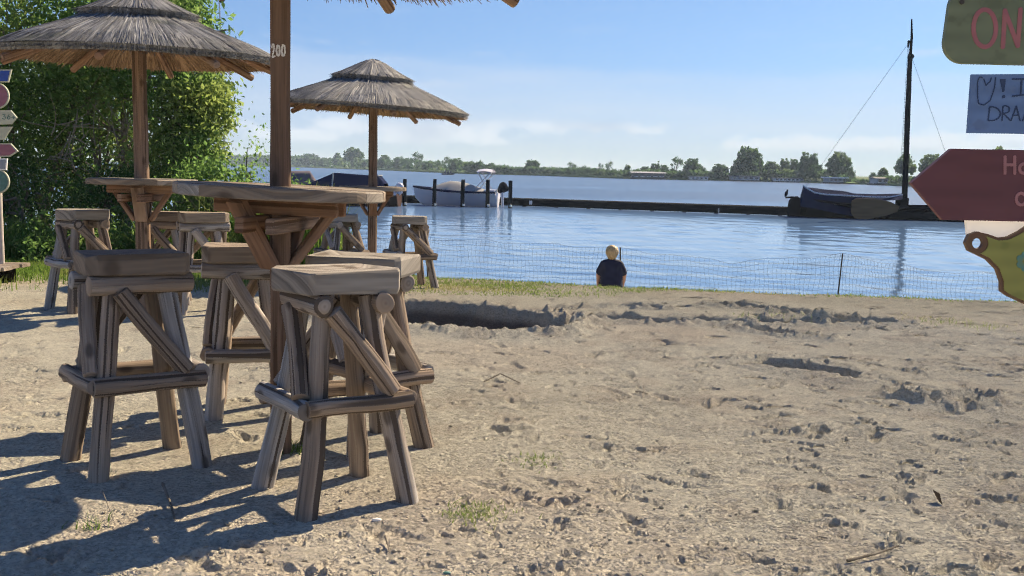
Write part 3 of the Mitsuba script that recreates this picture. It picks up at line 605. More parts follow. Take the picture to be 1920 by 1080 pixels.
        P = np.stack([hx + rr * np.cos(tt), hy + rr * np.sin(tt), zz], -1)
        side = np.stack([-np.sin(t), np.cos(t), rng.normal(0, .3, n)], -1); side /= np.linalg.norm(side, axis=1, keepdims=True)
        blades(mb, P, wid * rng.uniform(.6, 1.3, (n, 1)) * np.array([.8, 1, .5]), side, rng.random(n))
    mb = MB(); mb.add(*shell(np.linspace(R * .99, rc * .75, 12), prof, 0, 1)); mb.add(*shell([R * .985, R * .99, R * .985], lambda r: zeave + .055, 0, 0))
    v, q, u = shell([R * .975, R * .99], lambda r: 0, 0, 1); v[:96, 2] += zeave + .04; v[96:, 2] += zeave + .085; mb.add(v, q, u)
    strands(mb, 8500, rc * .8, R, prof, .010, .0030, .42, .004); strands(mb, 3000, R * .93, R * .995, prof, .006, .0035, .12, .0, .045)
    mb.xf(M); sk = part(k, 'thatch_skirt', mb.mesh(), 'thatch', False, mb.uv())
    mb = MB(); mb.add(*shell(np.linspace(R * .975, .1, 10), prof, -.055, .5)); strands(mb, 3600, rc * .3, R * .98, prof, 0, .004, .34, .008, .062); strands(mb, 500, R * .88, R * .985, prof, 0, .0035, .15, .02, .062)
    mb.xf(M); part(k, 'thatch_underside', mb.mesh(), 'straw', False, mb.uv(), label='reddish brown straw lining seen from below')
    mb = MB(); mb.add(*shell(np.r_[rc * 1.02, np.linspace(rc * .95, r2 * .2, 8)], capf, 0, 1)); v, q, u = shell([rc * .97, rc * 1.03], lambda r: 0, 0, 1); v[:96, 2] += zc - .02; v[96:, 2] += zc + .035; mb.add(v, q, u)
    strands(mb, 2400, r2, rc * 1.04, capf, .010, .004, .26, .01); strands(mb, 900, rc * .85, rc * 1.05, capf, .01, .0045, .14, 0, .055)
    mb.xf(M); part(k, 'thatch_cap', mb.mesh(), 'thatch', False, mb.uv())
    for r, zf, o in ((R * .80, prof, .018), (rc * 1.12, prof, .02), (rc * .72, capf, .014)):
        mb = MB(); t2 = np.linspace(0, 2 * PI, 61); tube(mb, np.stack([hx + r * np.cos(t2), hy + r * np.sin(t2), zf(r) + o + .006 * np.sin(5 * t2 + seed)], 1), .0045, 5, False); mb.xf(M)
        part(k, 'tie_wire', mb.mesh(), 'wire', True)
    # rafters under the straw, one batten ring
    for i in range(8):
        t = i / 8 * 2 * PI + .25 + .3 * seed - (.1 if seed == 1 else 0); d = np.array([math.cos(t), math.sin(t), 0]); mb = MB()
        rr = np.array([rpole * .9, R * .5, R * (.95 + .03 * rng.random())])
        P = [np.array([hx, hy, 0]) + d * r + np.array([0, 0, prof(max(r, rc * .9)) - .108 - (.02 if r < .2 else 0)]) for r in rr]
        tube(mb, P, [.030, .029, .027], 10); mb.xf(M); part(k, 'rafter', mb.mesh(), 'red_wood', True, mb.uv())
    mb = MB(); t2 = np.linspace(0, 2 * PI, 49); tube(mb, np.stack([hx + R * .74 * np.cos(t2), hy + R * .74 * np.sin(t2), np.full(49, prof(R * .74) - .10)], 1), .014, 6, False); mb.xf(M)
    part(k, 'batten', mb.mesh(), 'red_wood', True, mb.uv())
    return k, pol
pk, ppol = parasol('nearest parasol table, its pole marked in white paint and its thatch mostly above the view', -.897, 4.33, 1.05, .0395, .40, 1.045, 1.872, .64, (2.7, 0), 1, ttilt=1.8, plank_dir=14, brace_yaw=-125, ledger_yaw=-6, yaws=(0, 143, 205, 275))
parasol('thatched parasol over a round table at the left, in front of the green trees', -2.775, 8.42, 1.03, .052, .40, 1.0, 1.828, .56, (.8, .9), 2, (-.02, 0), brace_yaw=8, plank_dir=-15)
parasol('farthest thatched parasol table, standing by the water right of the near pole', -1.555, 12.35, 1.06, .046, .37, .905, 1.68, .60, (3.2, .3), 3, brace_yaw=12, plank_dir=30)
# the painted number on the near pole
def on_pole(pts, w, z):
    """A brush stroke given in (arc, height) metres, laid round the pole."""
    m = trimesh.creation.extrude_polygon(LineString(pts).buffer(w / 2, 6), .0012, engine='earcut').subdivide_to_size(.008); v = np.array(m.vertices)
    a = v[:, 0] / .0395 - PI / 2 - .22; r = .0405 + v[:, 2]; c = ppol(z)
    return np.c_[c[0] + r * np.cos(a), c[1] + r * np.sin(a), z + v[:, 1]], m.faces
zn = at(525, 95, 4.29)[2]
for st in ([(-.022, .012), (-.019, .024), (-.011, .022), (-.010, .008), (-.016, -.012), (-.019, -.024), (-.007, -.021)],
           [(.003, -.018), (-.001, 0), (.004, .020), (.010, .016), (.012, -.004), (.009, -.018), (.003, -.018)],
           [(.021, -.018), (.019, 0), (.022, .022), (.029, .018), (.031, -.004), (.027, -.018), (.021, -.018)]):
    part(pk, 'painted_digit', on_pole(st, .0065, zn), 'white_paint', label='white painted digit on the pole')

# ------------------------------------------------------------------ sign post on the right
for kk, c, w in (('sign_olive', (0.155, 0.185, 0.115), (0.10, 0.12, 0.07)), ('sign_pink', (0.33, 0.125, 0.14), (0.35, 0.15, 0.14)), ('sign_blue', (0.12, 0.20, 0.38), (0.10, 0.15, 0.28)), ('sign_ink', (0.035, 0.06, 0.13), (0.05, 0.08, 0.16)), ('sign_red', (0.125, 0.050, 0.060), (0.13, 0.05, 0.05)),
                 ('sign_rose', (0.34, 0.165, 0.175), (0.33, 0.16, 0.16)), ('sign_yellow', (0.25, 0.26, 0.075), (0.16, 0.18, 0.05)), ('sign_brown', (0.13, 0.075, 0.045), (0.2, 0.15, 0.07)), ('sign_teal', (0.10, 0.23, 0.20), (0.2, 0.25, 0.1)), ('sign_cream', (0.42, 0.43, 0.33), (0.3, 0.3, 0.22)), ('sign_deep_blue', (0.03, 0.07, 0.30), (0.04, 0.08, 0.25)), ('sign_green', (0.07, 0.16, 0.15), (0.06, 0.12, 0.1)), ('sign_plum', (0.25, 0.105, 0.145), (0.25, 0.12, 0.14))): paint(kk, c, w, .5, .55, 22)
YS = 3.0
def S(px, py, Y=YS): p = at(px, py, Y); return (p[0], p[2])
def strokes(ls, w, Y=YS): return shapely.union_all([LineString([S(*p, Y) for p in l]).buffer(w * Y / F / 2, 6) for l in ls])
def letters(t, g, y, th, m, label):
    for q in getattr(g, 'geoms', [g]): part(t, 'letter', plate(q, y, th), m, label=label)
def arc(cx, cy, rx, ry, a0, a1, n=20): return [(cx + rx * math.cos(math.radians(a)), cy - ry * math.sin(math.radians(a))) for a in np.linspace(a0, a1, n)]
post = thing('sign_post', 'wooden sign post standing beside the camera at the right edge', 'post')
xp = S(2090, 300)[0]
mb = MB(); log(mb, (xp, YS + .06, ground(xp, YS) - .1), (xp, YS + .06, 2.0), .045, .042, 5, .002, 12, 18); part(post, 'shaft', mb.mesh(), 'pole_wood', True, mb.uv())
t = thing('olive_sign', 'rounded olive green sign with pink lettering at the top right', 'sign')
poly = Polygon([S(1775, 60), S(1790, -40), S(2230, -30), S(2240, 70), S(2215, 128), S(1835, 118)]).buffer(-.045).buffer(.045, 10).union(Polygon([S(1795, 10), S(2200, 10), S(2200, 110), S(1835, 112)]))
poly = Polygon([S(1769, 92), S(1785, -25), S(2240, -30), S(2250, 130), S(1769, 118)]).buffer(-.055).buffer(.055, 12)
part(t, 'board', plate(poly, YS, .02), 'sign_olive')
letters(t, strokes([arc(1846, 53, 21, 35, 0, 360, 36), [(1880, 88), (1884, 20), (1908, 86), (1913, 18)]], 8), YS - .002, .002, 'sign_pink', 'pink painted letter')
part(t, 'bolt', plate(Point(S(1803, 4)).buffer(.006), YS - .004, .004), 'wire')
t = thing('blue_sign', 'square blue sign with dark hand lettering hanging under the olive sign', 'sign')
part(t, 'board', plate(Polygon([S(1824, 139), S(2200, 137), S(2208, 256), S(1816, 249)]), YS + .005, .012), 'sign_blue')
ink = strokes([arc(1840, 158, 6, 14, 60, 200, 8) + [(1834, 180), (1836, 194), (1846, 197), (1858, 188), (1866, 165), (1868, 145)], [(1846, 148), (1850, 160), (1858, 152), (1860, 146)]], 1.8).union(
    Polygon([S(1876, 148), S(1887, 148), S(1884, 172), S(1881, 172)])).union(Point(S(1883, 181)).buffer(.0042)).union(strokes([[(1900, 148), (1935, 148)], [(1917, 148), (1915, 176)], [(1900, 180), (1935, 176)]], 3)).union(
    strokes([[(1857, 200), (1854, 226)], [(1857, 200)] + arc(1860, 213, 17, 13, 80, -80, 9) + [(1854, 226)], [(1880, 226), (1882, 199)] + arc(1886, 205, 8, 7, 90, -80, 7) + [(1882, 212), (1895, 225)], [(1897, 226), (1907, 199), (1914, 226)], [(1901, 216), (1911, 216)], [(1919, 226), (1927, 202)]], 2.4))
letters(t, ink, YS + .003, .002, 'sign_ink', 'dark blue hand drawn letter or mark')
t = thing('red_arrow_sign', 'dark red arrow shaped board pointing left at the right edge', 'sign')
part(t, 'board', plate(Polygon([S(1706, 343), S(1782, 279), S(2260, 288), S(2262, 422), S(1765, 412)]), YS - .01, .022), 'sign_red')
letters(t, strokes([[(1881, 294), (1881, 325)], [(1899, 294), (1899, 325)], [(1881, 309), (1899, 309)], arc(1917, 316, 9, 9, 0, 360, 20)], 5.5).union(strokes([arc(1911, 373, 9, 11, 0, 360, 20), [(1921, 360), (1921, 384)]], 5.5)), YS - .012, .002, 'sign_rose', 'pale red painted letter')
single('white_sign', plate(Polygon([S(1812, 395), S(2150, 395), S(2150, 445), S(1818, 447)]), YS + .02, .004), 'white_board', 'white board half hidden between the red arrow and the yellow green board', 'sign')
t = thing('yellow_green_sign', 'yellow green wavy board with a round hole in its brown rimmed arm', 'sign')
out = [(1815, 470), (1809, 455), (1816, 440), (1832, 434), (1852, 439), (1872, 446), (1890, 444), (1910, 434), (1935, 418), (2080, 418), (2105, 434), (2130, 446), (2160, 440), (2190, 436), (2204, 455), (2190, 476), (2160, 490), (2130, 520), (2120, 556), (2060, 590), (1960, 592), (1925, 572), (1890, 556), (1876, 546), (1876, 528), (1868, 505), (1850, 487), (1832, 478)]
poly = Polygon([S(*p) for p in out]).buffer(.008).buffer(-.008); hole = Point(S(1832, 456)).buffer(.0145, 16)
part(t, 'board', plate(poly.difference(hole), YS - .004, .018), 'sign_brown')
part(t, 'face', plate(poly.buffer(-.007).difference(Point(S(1832, 456)).buffer(.028)).difference(hole), YS - .0065, .0025), 'sign_yellow')
part(t, 'painted_flower', plate(shapely.union_all([Point(S(1922 + 13 * math.cos(a), 490 + 13 * math.sin(a))).buffer(.009) for a in np.arange(7) * .9]).difference(Point(S(1922, 490)).buffer(.008)), YS - .0082, .0017), 'sign_teal')

# ------------------------------------------------------------------ sign post on the left
YL = 11.0
S2 = lambda px, py: S(px, py, YL)
t = thing('sign_post', 'slim pale post with a stack of coloured boards at the far left edge', 'post')
xp = at(3, 480, YL)[0]
mb = MB(); log(mb, (xp, YL, ground(xp, YL) - .05), (xp - .03, YL, at(0, 128, YL)[2]), .032, .03, 6, .002, 10, 12); part(t, 'shaft', mb.mesh(), 'old_paint', True)
t = thing('plank_base', 'low weathered plank platform at the foot of the left sign post', 'platform')
gz = ground(xp, YL - .5)
for i in range(4):
    mb = MB(); board(mb, (xp - 1.2, YL - .55 + i * .2, gz + .15), (xp + .20 + .02 * (i % 2), YL - .55 + i * .2, gz + .15), .19, .035, (0, 0, 1)); part(t, 'plank', mb.mesh(), 'slab_wood', False, mb.uv())
for i in range(2):
    mb = MB(); board(mb, (xp - 1.1, YL - .5 + i * .5, gz + .05), (xp + .12, YL - .5 + i * .5, gz + .05), .08, .16, (0, 0, 1)); part(t, 'beam', mb.mesh(), 'dark_wood', False, mb.uv())
def lsign(poly, col, label, rim=None, yo=-.05):
    t = thing('small_sign', label, 'sign', 'small boards on the left sign post')
    part(t, 'board', plate(poly, YL + yo, .02), rim or col)
    if rim: part(t, 'face', plate(poly.buffer(-.012), YL + yo - .003, .003), col)
    return t
lsign(Polygon([S2(-60, 131), S2(26, 131), S2(20, 155), S2(-60, 155)]), 'sign_deep_blue', 'deep blue board, topmost on the left sign post', 'sign_cream')
lsign(Point(S2(-3, 180)).buffer(.125, 20), 'sign_plum', 'round plum coloured disc under the deep blue board', 'sign_cream')
t = lsign(Polygon([S2(-40, 207), S2(24, 207), S2(36, 221), S2(26, 233), S2(-40, 236)]), 'sign_cream', 'cream pointed board with a small number on the left post', None)
m = meshkit.text_mesh('36+', .05, .002); v = np.array(m.vertices); o = S2(8, 224)
part(t, 'lettering', (np.c_[o[0] + v[:, 0], YL - .053 - v[:, 2] * 0 + (.002 - v[:, 2]), o[1] + v[:, 1]], m.faces), 'sign_green', label='dark number 36+')
lsign(Polygon([S2(-40, 238), S2(27, 238), S2(18, 252), S2(12, 262), S2(-40, 264)]), 'sign_cream', 'lower cream board with a notched end on the left post', None)
lsign(Polygon([S2(-60, 267), S2(24, 269), S2(38, 284), S2(22, 294), S2(-60, 296)]), 'sign_plum', 'small red arrow board pointing right on the left post', 'sign_cream')
lsign(Polygon([S2(-30, 297), S2(18, 297), S2(16, 319), S2(-30, 319)]), 'hb_grey', 'grey square board below the small red arrow', 'white_paint')
lsign(Point(S2(-1, 340)).buffer(.118, 20), 'sign_green', 'round dark green disc, lowest on the left sign post', 'sign_cream')

# ------------------------------------------------------------------ jetty, mooring posts, boats
def yj(px): return float(np.interp(px, [500, 760, 970, 1470, 2000], [50, 48.5, 48, 43.2, 39.5]))
J0, J1 = (420 - 960) / F * yj(420), (1900 - 960) / F * yj(1900)
j = thing('jetty', 'long low dark wooden jetty running across the water', 'jetty')
pa, pb = np.array([J0, yj(420) - .3, 0]), np.array([J1, yj(1900), 0]); ZJ = WATER_Z + .33
mid = [np.array([(px - 960) / F * yj(px), yj(px), 0.0]) for px in (420, 760, 970, 1470, 1900)]
for a, b in zip(mid[:-1], mid[1:]):
    up = np.array([0, 0, 1.0]); o = np.array([0, .75, 0])
    mb = MB(); board(mb, a + o + up * (ZJ - .03), b + o + up * (ZJ - .03), 1.5, .05, up); part(j, 'deck', mb.mesh(), 'dark_wood', False, mb.uv())
    mb = MB(); board(mb, a + up * (ZJ - .17), b + up * (ZJ - .17), .08, .27, up); part(j, 'fascia', mb.mesh(), 'dark_wood', False, mb.uv())
for px in np.linspace(440, 1880, 25):
    p = np.array([(px - 960) / F * yj(px), yj(px) + .1, 0]); mb = MB(); tube(mb, [p + [0, 0, -1.3], p + [0, 0, ZJ - .06]], .08, 8); part(j, 'support', mb.mesh(), 'dark_wood', True, mb.uv())
for px, py in ((995, 380), (1162, 388), (1350, 395)):
    p = at(px, py, yj(px) - .08); s = .065
    part(j, 'reflector', boxm(p[0] - s, p[0] + s, p[1], p[1] + .03, p[2] - s * 1.3, p[2] + s * 1.3), 'white_paint', label='small white marker on the jetty side')
for i, (px, top) in enumerate(((755, 336), (811, 336), (864, 337), (910, 337.5), (952, 339))):
    Y = 45.6; p = np.array([(px - 960) / F * Y, Y, 0]); z = at(px, top, Y)[2]
    t = thing('mooring_post', ('dark mooring post at the left of the row, clear of the motorboat', 'dark mooring post in front of the motorboat bow', 'dark mooring post in front of the motorboat middle', 'dark mooring post beside the black outboard motor', 'dark mooring post right of the outboard motor, last of the row')[i], 'post', 'mooring posts')
    mb = MB(); log(mb, p + [0, 0, -1.6], p + [.02, 0, z], .085, .075, i, .01, 7, 10); part(t, 'shaft', mb.mesh(), 'dark_wood', True, mb.uv())
    b = MB(); tube(b, [p + [.05, -.09, WATER_Z + .05], p + [.05, -.09, WATER_Z + .13]], .05, 8); part(t, 'float', b.mesh(), 'white_paint', True)
def hull_mesh(L, B, H, stern=.85, flare=.75, sheer=.25, n=18, m=11, close=True):
    """A boat hull along +x (bow at +L/2), keel at z 0, sheer line at H."""
    V = []
    for i in range(n):
        s = i / (n - 1); x = -L / 2 + L * s
        b = B / 2 * (stern + (1 - stern) * math.sin(min(s / .45, 1) * PI / 2)) * (1 - max(0, (s - .45) / .55) ** 2.4)
        h = H * (1 + sheer * max(0, (s - .3)) ** 2 * 2); k = max(0, (s - .8) / .2) ** 2 * H * .55
        for j in range(m):
            q = -1 + 2 * j / (m - 1); w = np.sign(q) * abs(q) ** .75
            V.append((x + (.10 * L * (abs(q)) * max(0, s - .75) * 1.2), b * w * (flare + (1 - flare) * abs(q)), k + (h - k) * abs(q) ** 1.7))
    i, j = np.meshgrid(np.arange(n - 1), np.arange(m - 1), indexing='ij')
    q = np.stack([i * m + j, (i + 1) * m + j, (i + 1) * m + j + 1, i * m + j + 1], -1).reshape(-1, 4)
    tr = [[0, j, j + 1, 0] for j in range(1, m - 1)]
    dk = [[i * m, i * m + m - 1, (i + 1) * m + m - 1, (i + 1) * m] for i in range(n - 1)]
    V = np.array(V); top = np.array([[V[i * m], V[i * m + m - 1]] for i in range(n)])
    return V, np.vstack([q, tr, dk]), top
def place(v, yaw, p):
    a = math.radians(yaw); v = np.asarray(v, float); return np.c_[v[:, 0] * math.cos(a) - v[:, 1] * math.sin(a) + p[0], v[:, 0] * math.sin(a) + v[:, 1] * math.cos(a) + p[1], v[:, 2] + p[2]]
mat('gel_white', (0.56, 0.55, 0.60), 0.3, specular=.4); mat('navy', (0.020, 0.025, 0.060), 0.6, specular=0); mat('grey_canvas', lambda p, n, uv: mix((0.26, 0.27, 0.28), (0.36, 0.36, 0.36), noise(p.x * 3, p.y * 3, p.z * 5)), 0.85, specular=0)
mat('black_plastic', (0.018, 0.018, 0.022), 0.35, specular=0); mat('metal', (0.55, 0.56, 0.58), .35, metallic=.8); mat('tarp', lambda p, n, uv: mix((0.018, 0.021, 0.042), (0.034, 0.039, 0.068), fbm(p.x * 2, p.y * 3, p.z * 4)), 0.85, bump=lambda p, n, uv: fbm(p.x * 3 + p.z * 5, p.y * 2, p.z * 2, 3), bscale=.12, eps=1e-2, specular=0)
mat('barge_hull', (0.024, 0.021, 0.021), .5, specular=0); mat('leeboard', lambda p, n, uv: mix((0.11, 0.065, 0.03), (0.17, 0.105, 0.05), noise(p.x * 2, p.y, p.z * 14)), .6); mat('varnish', (0.07, 0.04, 0.028), .4)
def loft(secs):
    V = np.array(secs, float); n, m = V.shape[:2]; i, j = np.meshgrid(np.arange(n - 1), np.arange(m - 1), indexing='ij')
    return V.reshape(-1, 3), np.stack([i * m + j, (i + 1) * m + j, (i + 1) * m + j + 1, i * m + j + 1], -1).reshape(-1, 4)
# motorboat: bow to the left
t = thing('motorboat', 'white open motorboat with grey cover and black outboard moored behind the posts', 'boat')
yb, pbt = 172, np.array([(853 - 960) / F * 47.0, 47.0, WATER_Z - .12])
V, Q, top = hull_mesh(3.5, 1.55, .72, .9)
part(t, 'hull', (place(V, yb, pbt), Q), 'gel_white', 35)
rail = np.vstack([top[:, 0], top[::-1, 1]]); mb = MB(); tube(mb, place(rail + [0, 0, .0], yb, pbt), .045, 6, False); part(t, 'rubbing_strake', mb.mesh(), 'navy', True)
secs = []
for s in np.linspace(0, 1, 9):
    x = -1.35 + 2.6 * s; h = .72 + .40 * math.sin(PI * min(1, s / .62) / 2) * (1 - max(0, (s - .62) / .38)) ** .7; w = .70 * (1 - max(0, (s - .55) / .6) ** 2)
    secs.append([(x, w * q, .72 + .04 + (h - .72) * (1 - abs(q) ** 1.6)) for q in np.linspace(-1, 1, 9)])
v, q = loft(secs); part(t, 'cover', (place(v, yb, pbt), q), 'grey_canvas', 40)
part(t, 'stern_seat', (place(boxm(-1.70, -1.25, -.6, .6, .66, .82)[0], yb, pbt), boxm(-1.7, -1.25, -.6, .6, .66, .82)[1]), 'gel_white')
o = MB(); v = hull((( -1.95, 0, 1.0), .16), ((-1.85, 0, .82), .14), ((-2.08, 0, .88), .12)).to_mesh(); part(t, 'outboard_motor', (place(v.vert_properties[:, :3], yb, pbt), v.tri_verts), 'black_plastic', True)
v = hull(((-1.92, 0, .75), .07), ((-1.96, 0, .12), .05)).to_mesh(); part(t, 'outboard_leg', (place(v.vert_properties[:, :3], yb, pbt), v.tri_verts), 'gel_white', True)
secs = [[(-1.55 + .62 * s, .55 * q, 1.55 + .10 * (1 - q * q) + .04 * math.sin(PI * s)) for q in np.linspace(-1, 1, 7)] for s in np.linspace(0, 1, 5)]
v, q = loft(secs); v2 = v - [0, 0, .05]; mv = np.vstack([v, v2]); part(t, 'bimini_top', (place(mv, yb, pbt), np.vstack([q, q[:, ::-1] + len(v)])), 'gel_white', 40)
for sx in (-1, 1):
    mb = MB(); tube(mb, place([(-.75, .6 * sx, .74), (-1.5, .55 * sx, 1.53)], yb, pbt), .02, 6); tube(mb, place([(-1.45, .6 * sx, .74), (-.98, .55 * sx, 1.53)], yb, pbt), .02, 6); part(t, 'bimini_frame', mb.mesh(), 'metal', True)
# cabin boat with navy hood behind the near table
t = thing('hooded_boat', 'boat with a dark navy canvas hood moored behind the near table', 'boat')
pbt = np.array([(640 - 960) / F * 45.0, 45.0, WATER_Z - .12]); V, Q, top = hull_mesh(4.6, 1.8, .62, .85)
part(t, 'hull', (place(V, 176, pbt), Q), 'varnish', 35)
rail = np.vstack([top[:, 0], top[::-1, 1]]); mb = MB(); tube(mb, place(rail, 176, pbt), .05, 6, False); part(t, 'rubbing_strake', mb.mesh(), 'gel_white', True)
secs = []
for x, h in ((-1.75, 1.02), (-1.5, 1.30), (.25, 1.40), (.32, 1.38), (1.7, .78)):
    secs.append([(x, .75 * q, .66 + (h - .66) * min(1, (1 - abs(q)) * 2.6)) for q in np.linspace(-1, 1, 9)])
v, q = loft(secs); part(t, 'hood', (place(v, 176, pbt), q), 'navy', 35)
mb = MB(); 
for sx in (-1, 1): tube(mb, place([(.27, .77 * sx, .6), (.27, .55 * sx, 1.40)], 176, pbt), .03, 6)
tube(mb, place([(-1.5, -.45, 1.33), (-1.5, .45, 1.33)], 176, pbt), .03, 6); part(t, 'hood_frame', mb.mesh(), 'grey_canvas', True)
m = hull(((-2.3, 0, .9), .17), ((-2.25, 0, .7), .15)).to_mesh(); part(t, 'outboard_motor', (place(m.vert_properties[:, :3], 176, pbt), m.tri_verts), 'gel_white', True)
# a third boat, further left
t = thing('small_cabin_boat', 'white boat with a plum grey cover at the far left, partly behind the reeds', 'boat')
pbt = np.array([(566 - 960) / F * 52.0, 52.0, WATER_Z - .1]); V, Q, top = hull_mesh(3.6, 1.5, .75, .9); part(t, 'hull', (place(V, 10, pbt), Q), 'gel_white', 35)
secs = [[(x, .6 * q, .74 + h * (1 - abs(q) ** 2.5)) for q in np.linspace(-1, 1, 9)] for x, h in ((-1.5, .3), (-1.2, .62), (.3, .66), (.62, .2))]
mat('plum_canvas', (0.10, 0.085, 0.11), .8); v, q = loft(secs); part(t, 'cover', (place(v, 10, pbt), q), 'plum_canvas', 40)
# small boat with people far out
t = thing('distant_boat', 'tiny dark open boat with passengers far out near the left shore', 'boat')
pbt = np.array([(836 - 960) / F * 250.0, 250.0, WATER_Z - .1]); V, Q, top = hull_mesh(2.8, 1.2, .45, .85); part(t, 'hull', (place(V, 0, pbt), Q), 'navy', 35)
for i, dx in enumerate((-.6, .05, .65)):
    p = thing('person', f'tiny dark figure sitting in the distant boat, {("left", "middle", "right")[i]} one', 'person', 'passengers in the distant boat')
    b = place([(dx, 0, .35), (dx, 0, .75), (dx + .02, 0, 1.0)], 0, pbt)
    m = smooth_union([hull((b[0], .2), (b[1], .18)), hull((b[1], .07), (b[2], .11))], .08, 3); part(p, 'body', m, 'navy', True)
# flat-bottomed sailing barge under a tarpaulin
t = thing('sailing_barge', 'dark flat bottomed sailing barge under a navy tarpaulin with a tall mast', 'barge')
YB = 41.6; sc = YB / F
bx = lambda px: (px - 960) * sc
PL = lambda px, py, dy=0: at(px, py, YB + dy)
hs = []
xs0 = at(1503, 400, YB + 1.3)[0]; xs1 = xs0 + 8.6
for q0 in np.linspace(0, 1, 18):
    x = xs0 + (xs1 - xs0) * q0; w = 1.35 * math.sin(PI * (.16 + .70 * q0)) ** .55; h = WATER_Z + .46 + .22 * (abs(q0 - .5) / .5) ** 2.2
    hs.append([(x, YB + 1.3 + w * q * (.80 + .2 * abs(q)), WATER_Z - .3 + (h - WATER_Z + .3) * abs(q) ** 2.2) for q in np.linspace(-1, 1, 11)])
v, q = loft(hs); part(t, 'hull', (v, q), 'barge_hull', 40)
rl = [[(h[0][0], h[0][1] - .02, h[0][2]) for h in hs], [(h[-1][0], h[-1][1] + .02, h[-1][2]) for h in hs]]
for r in rl: mb = MB(); tube(mb, r, .05, 6); part(t, 'gunwale', mb.mesh(), 'barge_hull', True)
dk = [[(h[0][0], h[0][1], h[0][2] - .1), (h[5][0], h[5][1], h[0][2] - .02), (h[-1][0], h[-1][1], h[0][2] - .1)] for h in hs]
v, q = loft(dk); part(t, 'deck', (v, q[:, ::-1]), 'dark_wood', 40)
rd = Polygon([(lambda p: (p[0], p[2]))(at(px, py, YB + 1.2)) for px, py in ((1478, 418), (1477, 396), (1480, 377), (1486, 368.5), (1496, 368), (1500.5, 373), (1500.5, 418))])
part(t, 'rudder', plate(rd, YB + 1.2, .12), 'barge_hull')
# tarpaulin: near edge on the gunwale, near ridge, sagging middle, far ridge
keys = [(1500.5, 386, 372, 370, 368), (1506, 388, 348.5, 352, 350.5), (1515, 389, 355, 358, 351.5), (1527, 391, 361.5, 364, 352.5), (1545, 395, 365, 368, 355), (1580, 402, 367, 369, 358), (1598, 405, 368, 370, 362), (1606, 380, 368.5, 370.5, 363), (1640, 377, 370.5, 371.5, 364), (1668, 376, 370.5, 370, 363.5), (1692, 374, 366, 365, 363)]
secs = []
for px, lo, ri, md, fa in keys:
    a = at(px, lo, YB + .05); b = at(px, ri, YB + .55); c = at(px, md, YB + 1.3); d = at(px, fa, YB + 2.1); e = at(px, lo - 5, YB + 2.6)
    secs.append([a, a * .5 + b * .5 + [0, -.02, 0], a * .12 + b * .88 + [0, -.03, 0], b, b * .8 + c * .2 - [0, 0, .03], c - [0, 0, .06], c * .2 + d * .8 - [0, 0, .03], d, e])
v, q = loft(secs); part(t, 'tarpaulin', (v, q), 'tarp', 30)
mat('tarp_edge', (0.62, 0.64, 0.68), .6)
mb = MB(); tube(mb, [at(px, ri - .6, YB + .54) for px, lo, ri, md, fa in keys[1:]], .032, 6); part(t, 'tarpaulin_ridge', mb.mesh(), 'tarp_edge', True, label='pale sunlit ridge rope along the tarpaulin')
lb = [(1599, 378), (1606, 374), (1640, 374), (1668, 380), (1684, 388), (1681, 395), (1660, 403), (1625, 409), (1604, 408), (1598, 398)]
part(t, 'leeboard', plate(Polygon([(lambda p: (p[0], p[2]))(at(px, py, YB - .1)) for px, py in lb]).buffer(.04), YB - .12, .06), 'leeboard', label='brown varnished leeboard hung on the side')
mb = MB(); mx = bx(1695); yc = YB + 1.3
m0, m1, m2 = at(1695, 395, yc), at(1706.5, 105, yc), at(1709.5, 36, yc)
log(mb, m0, m1, .115, .085, 3, .01, 12, 12); part(t, 'mast', mb.mesh(), 'dark_wood', True, mb.uv())
mb = MB(); tube(mb, [m1 - [.0, 0, .15], (m1 + m2) / 2 + [.03, 0, 0], m2], [.06, .05, .025], 8); part(t, 'topmast', mb.mesh(), 'dark_wood', True, mb.uv())
v = hull((at(1704, 78, yc), .05), (at(1702.5, 88, yc), .03)).to_mesh(); part(t, 'block', (v.vert_properties[:, :3], v.tri_verts), 'dark_wood', True)
v = hull((at(1709, 106, yc), .10), (at(1706, 103, yc), .06)).to_mesh(); part(t, 'hounds', (v.vert_properties[:, :3], v.tri_verts), 'dark_wood', True)
mat('rope', (0.16, 0.16, 0.17), .8)
for a, b in (((1704, 84), (1690, 330)), ((1702, 90), (1687, 345)), ((1700, 86), (1510, 352)), ((1709, 106), (1812, 395))):
    mb = MB(); tube(mb, [at(*a, yc), at(*b, yc)], .0065, 4); part(t, 'stay', mb.mesh(), 'rope', True)
mb = MB(); box(mb, bx(1700), bx(1716), yc - .3, yc + .3, WATER_Z + .4, WATER_Z + .80); part(t, 'winch', mb.mesh(), 'barge_hull')
mb = MB(); tube(mb, [at(1473, 370.5, YB + 1.2), at(1484, 369.5, YB + 1.2), at(1500, 372, YB + 1.3)], .035, 6); part(t, 'tiller', mb.mesh(), 'barge_hull', True)
# bird on the rudder end
t = thing('water_bird', 'dark slender bird perched at the left end of the barge rudder', 'bird')
b = lambda px, py: at(px, py, YB + 1.2)
m = smooth_union([hull((b(1473.6, 365.2), .055), (b(1474.6, 361.5), .06)), hull((b(1474.6, 361.5), .05), (b(1475.8, 358.6), .028)), hull((b(1475.8, 358.6), .028), (b(1476.2, 356.8), .034)), hull((b(1473.6, 365.2), .04), (b(1471.8, 368.6), .015)), hull((b(1476.2, 356.9), .02), (b(1477.9, 357.2), .007))], .02, 4)
part(t, 'body', m, 'black_plastic', True)
for s in (-.02, .02): mb = MB(); tube(mb, [b(1473.8, 366) + [0, s, 0], b(1473.9, 370.3) + [0, s, 0]], .008, 5); part(t, 'leg', mb.mesh(), 'wire', True)
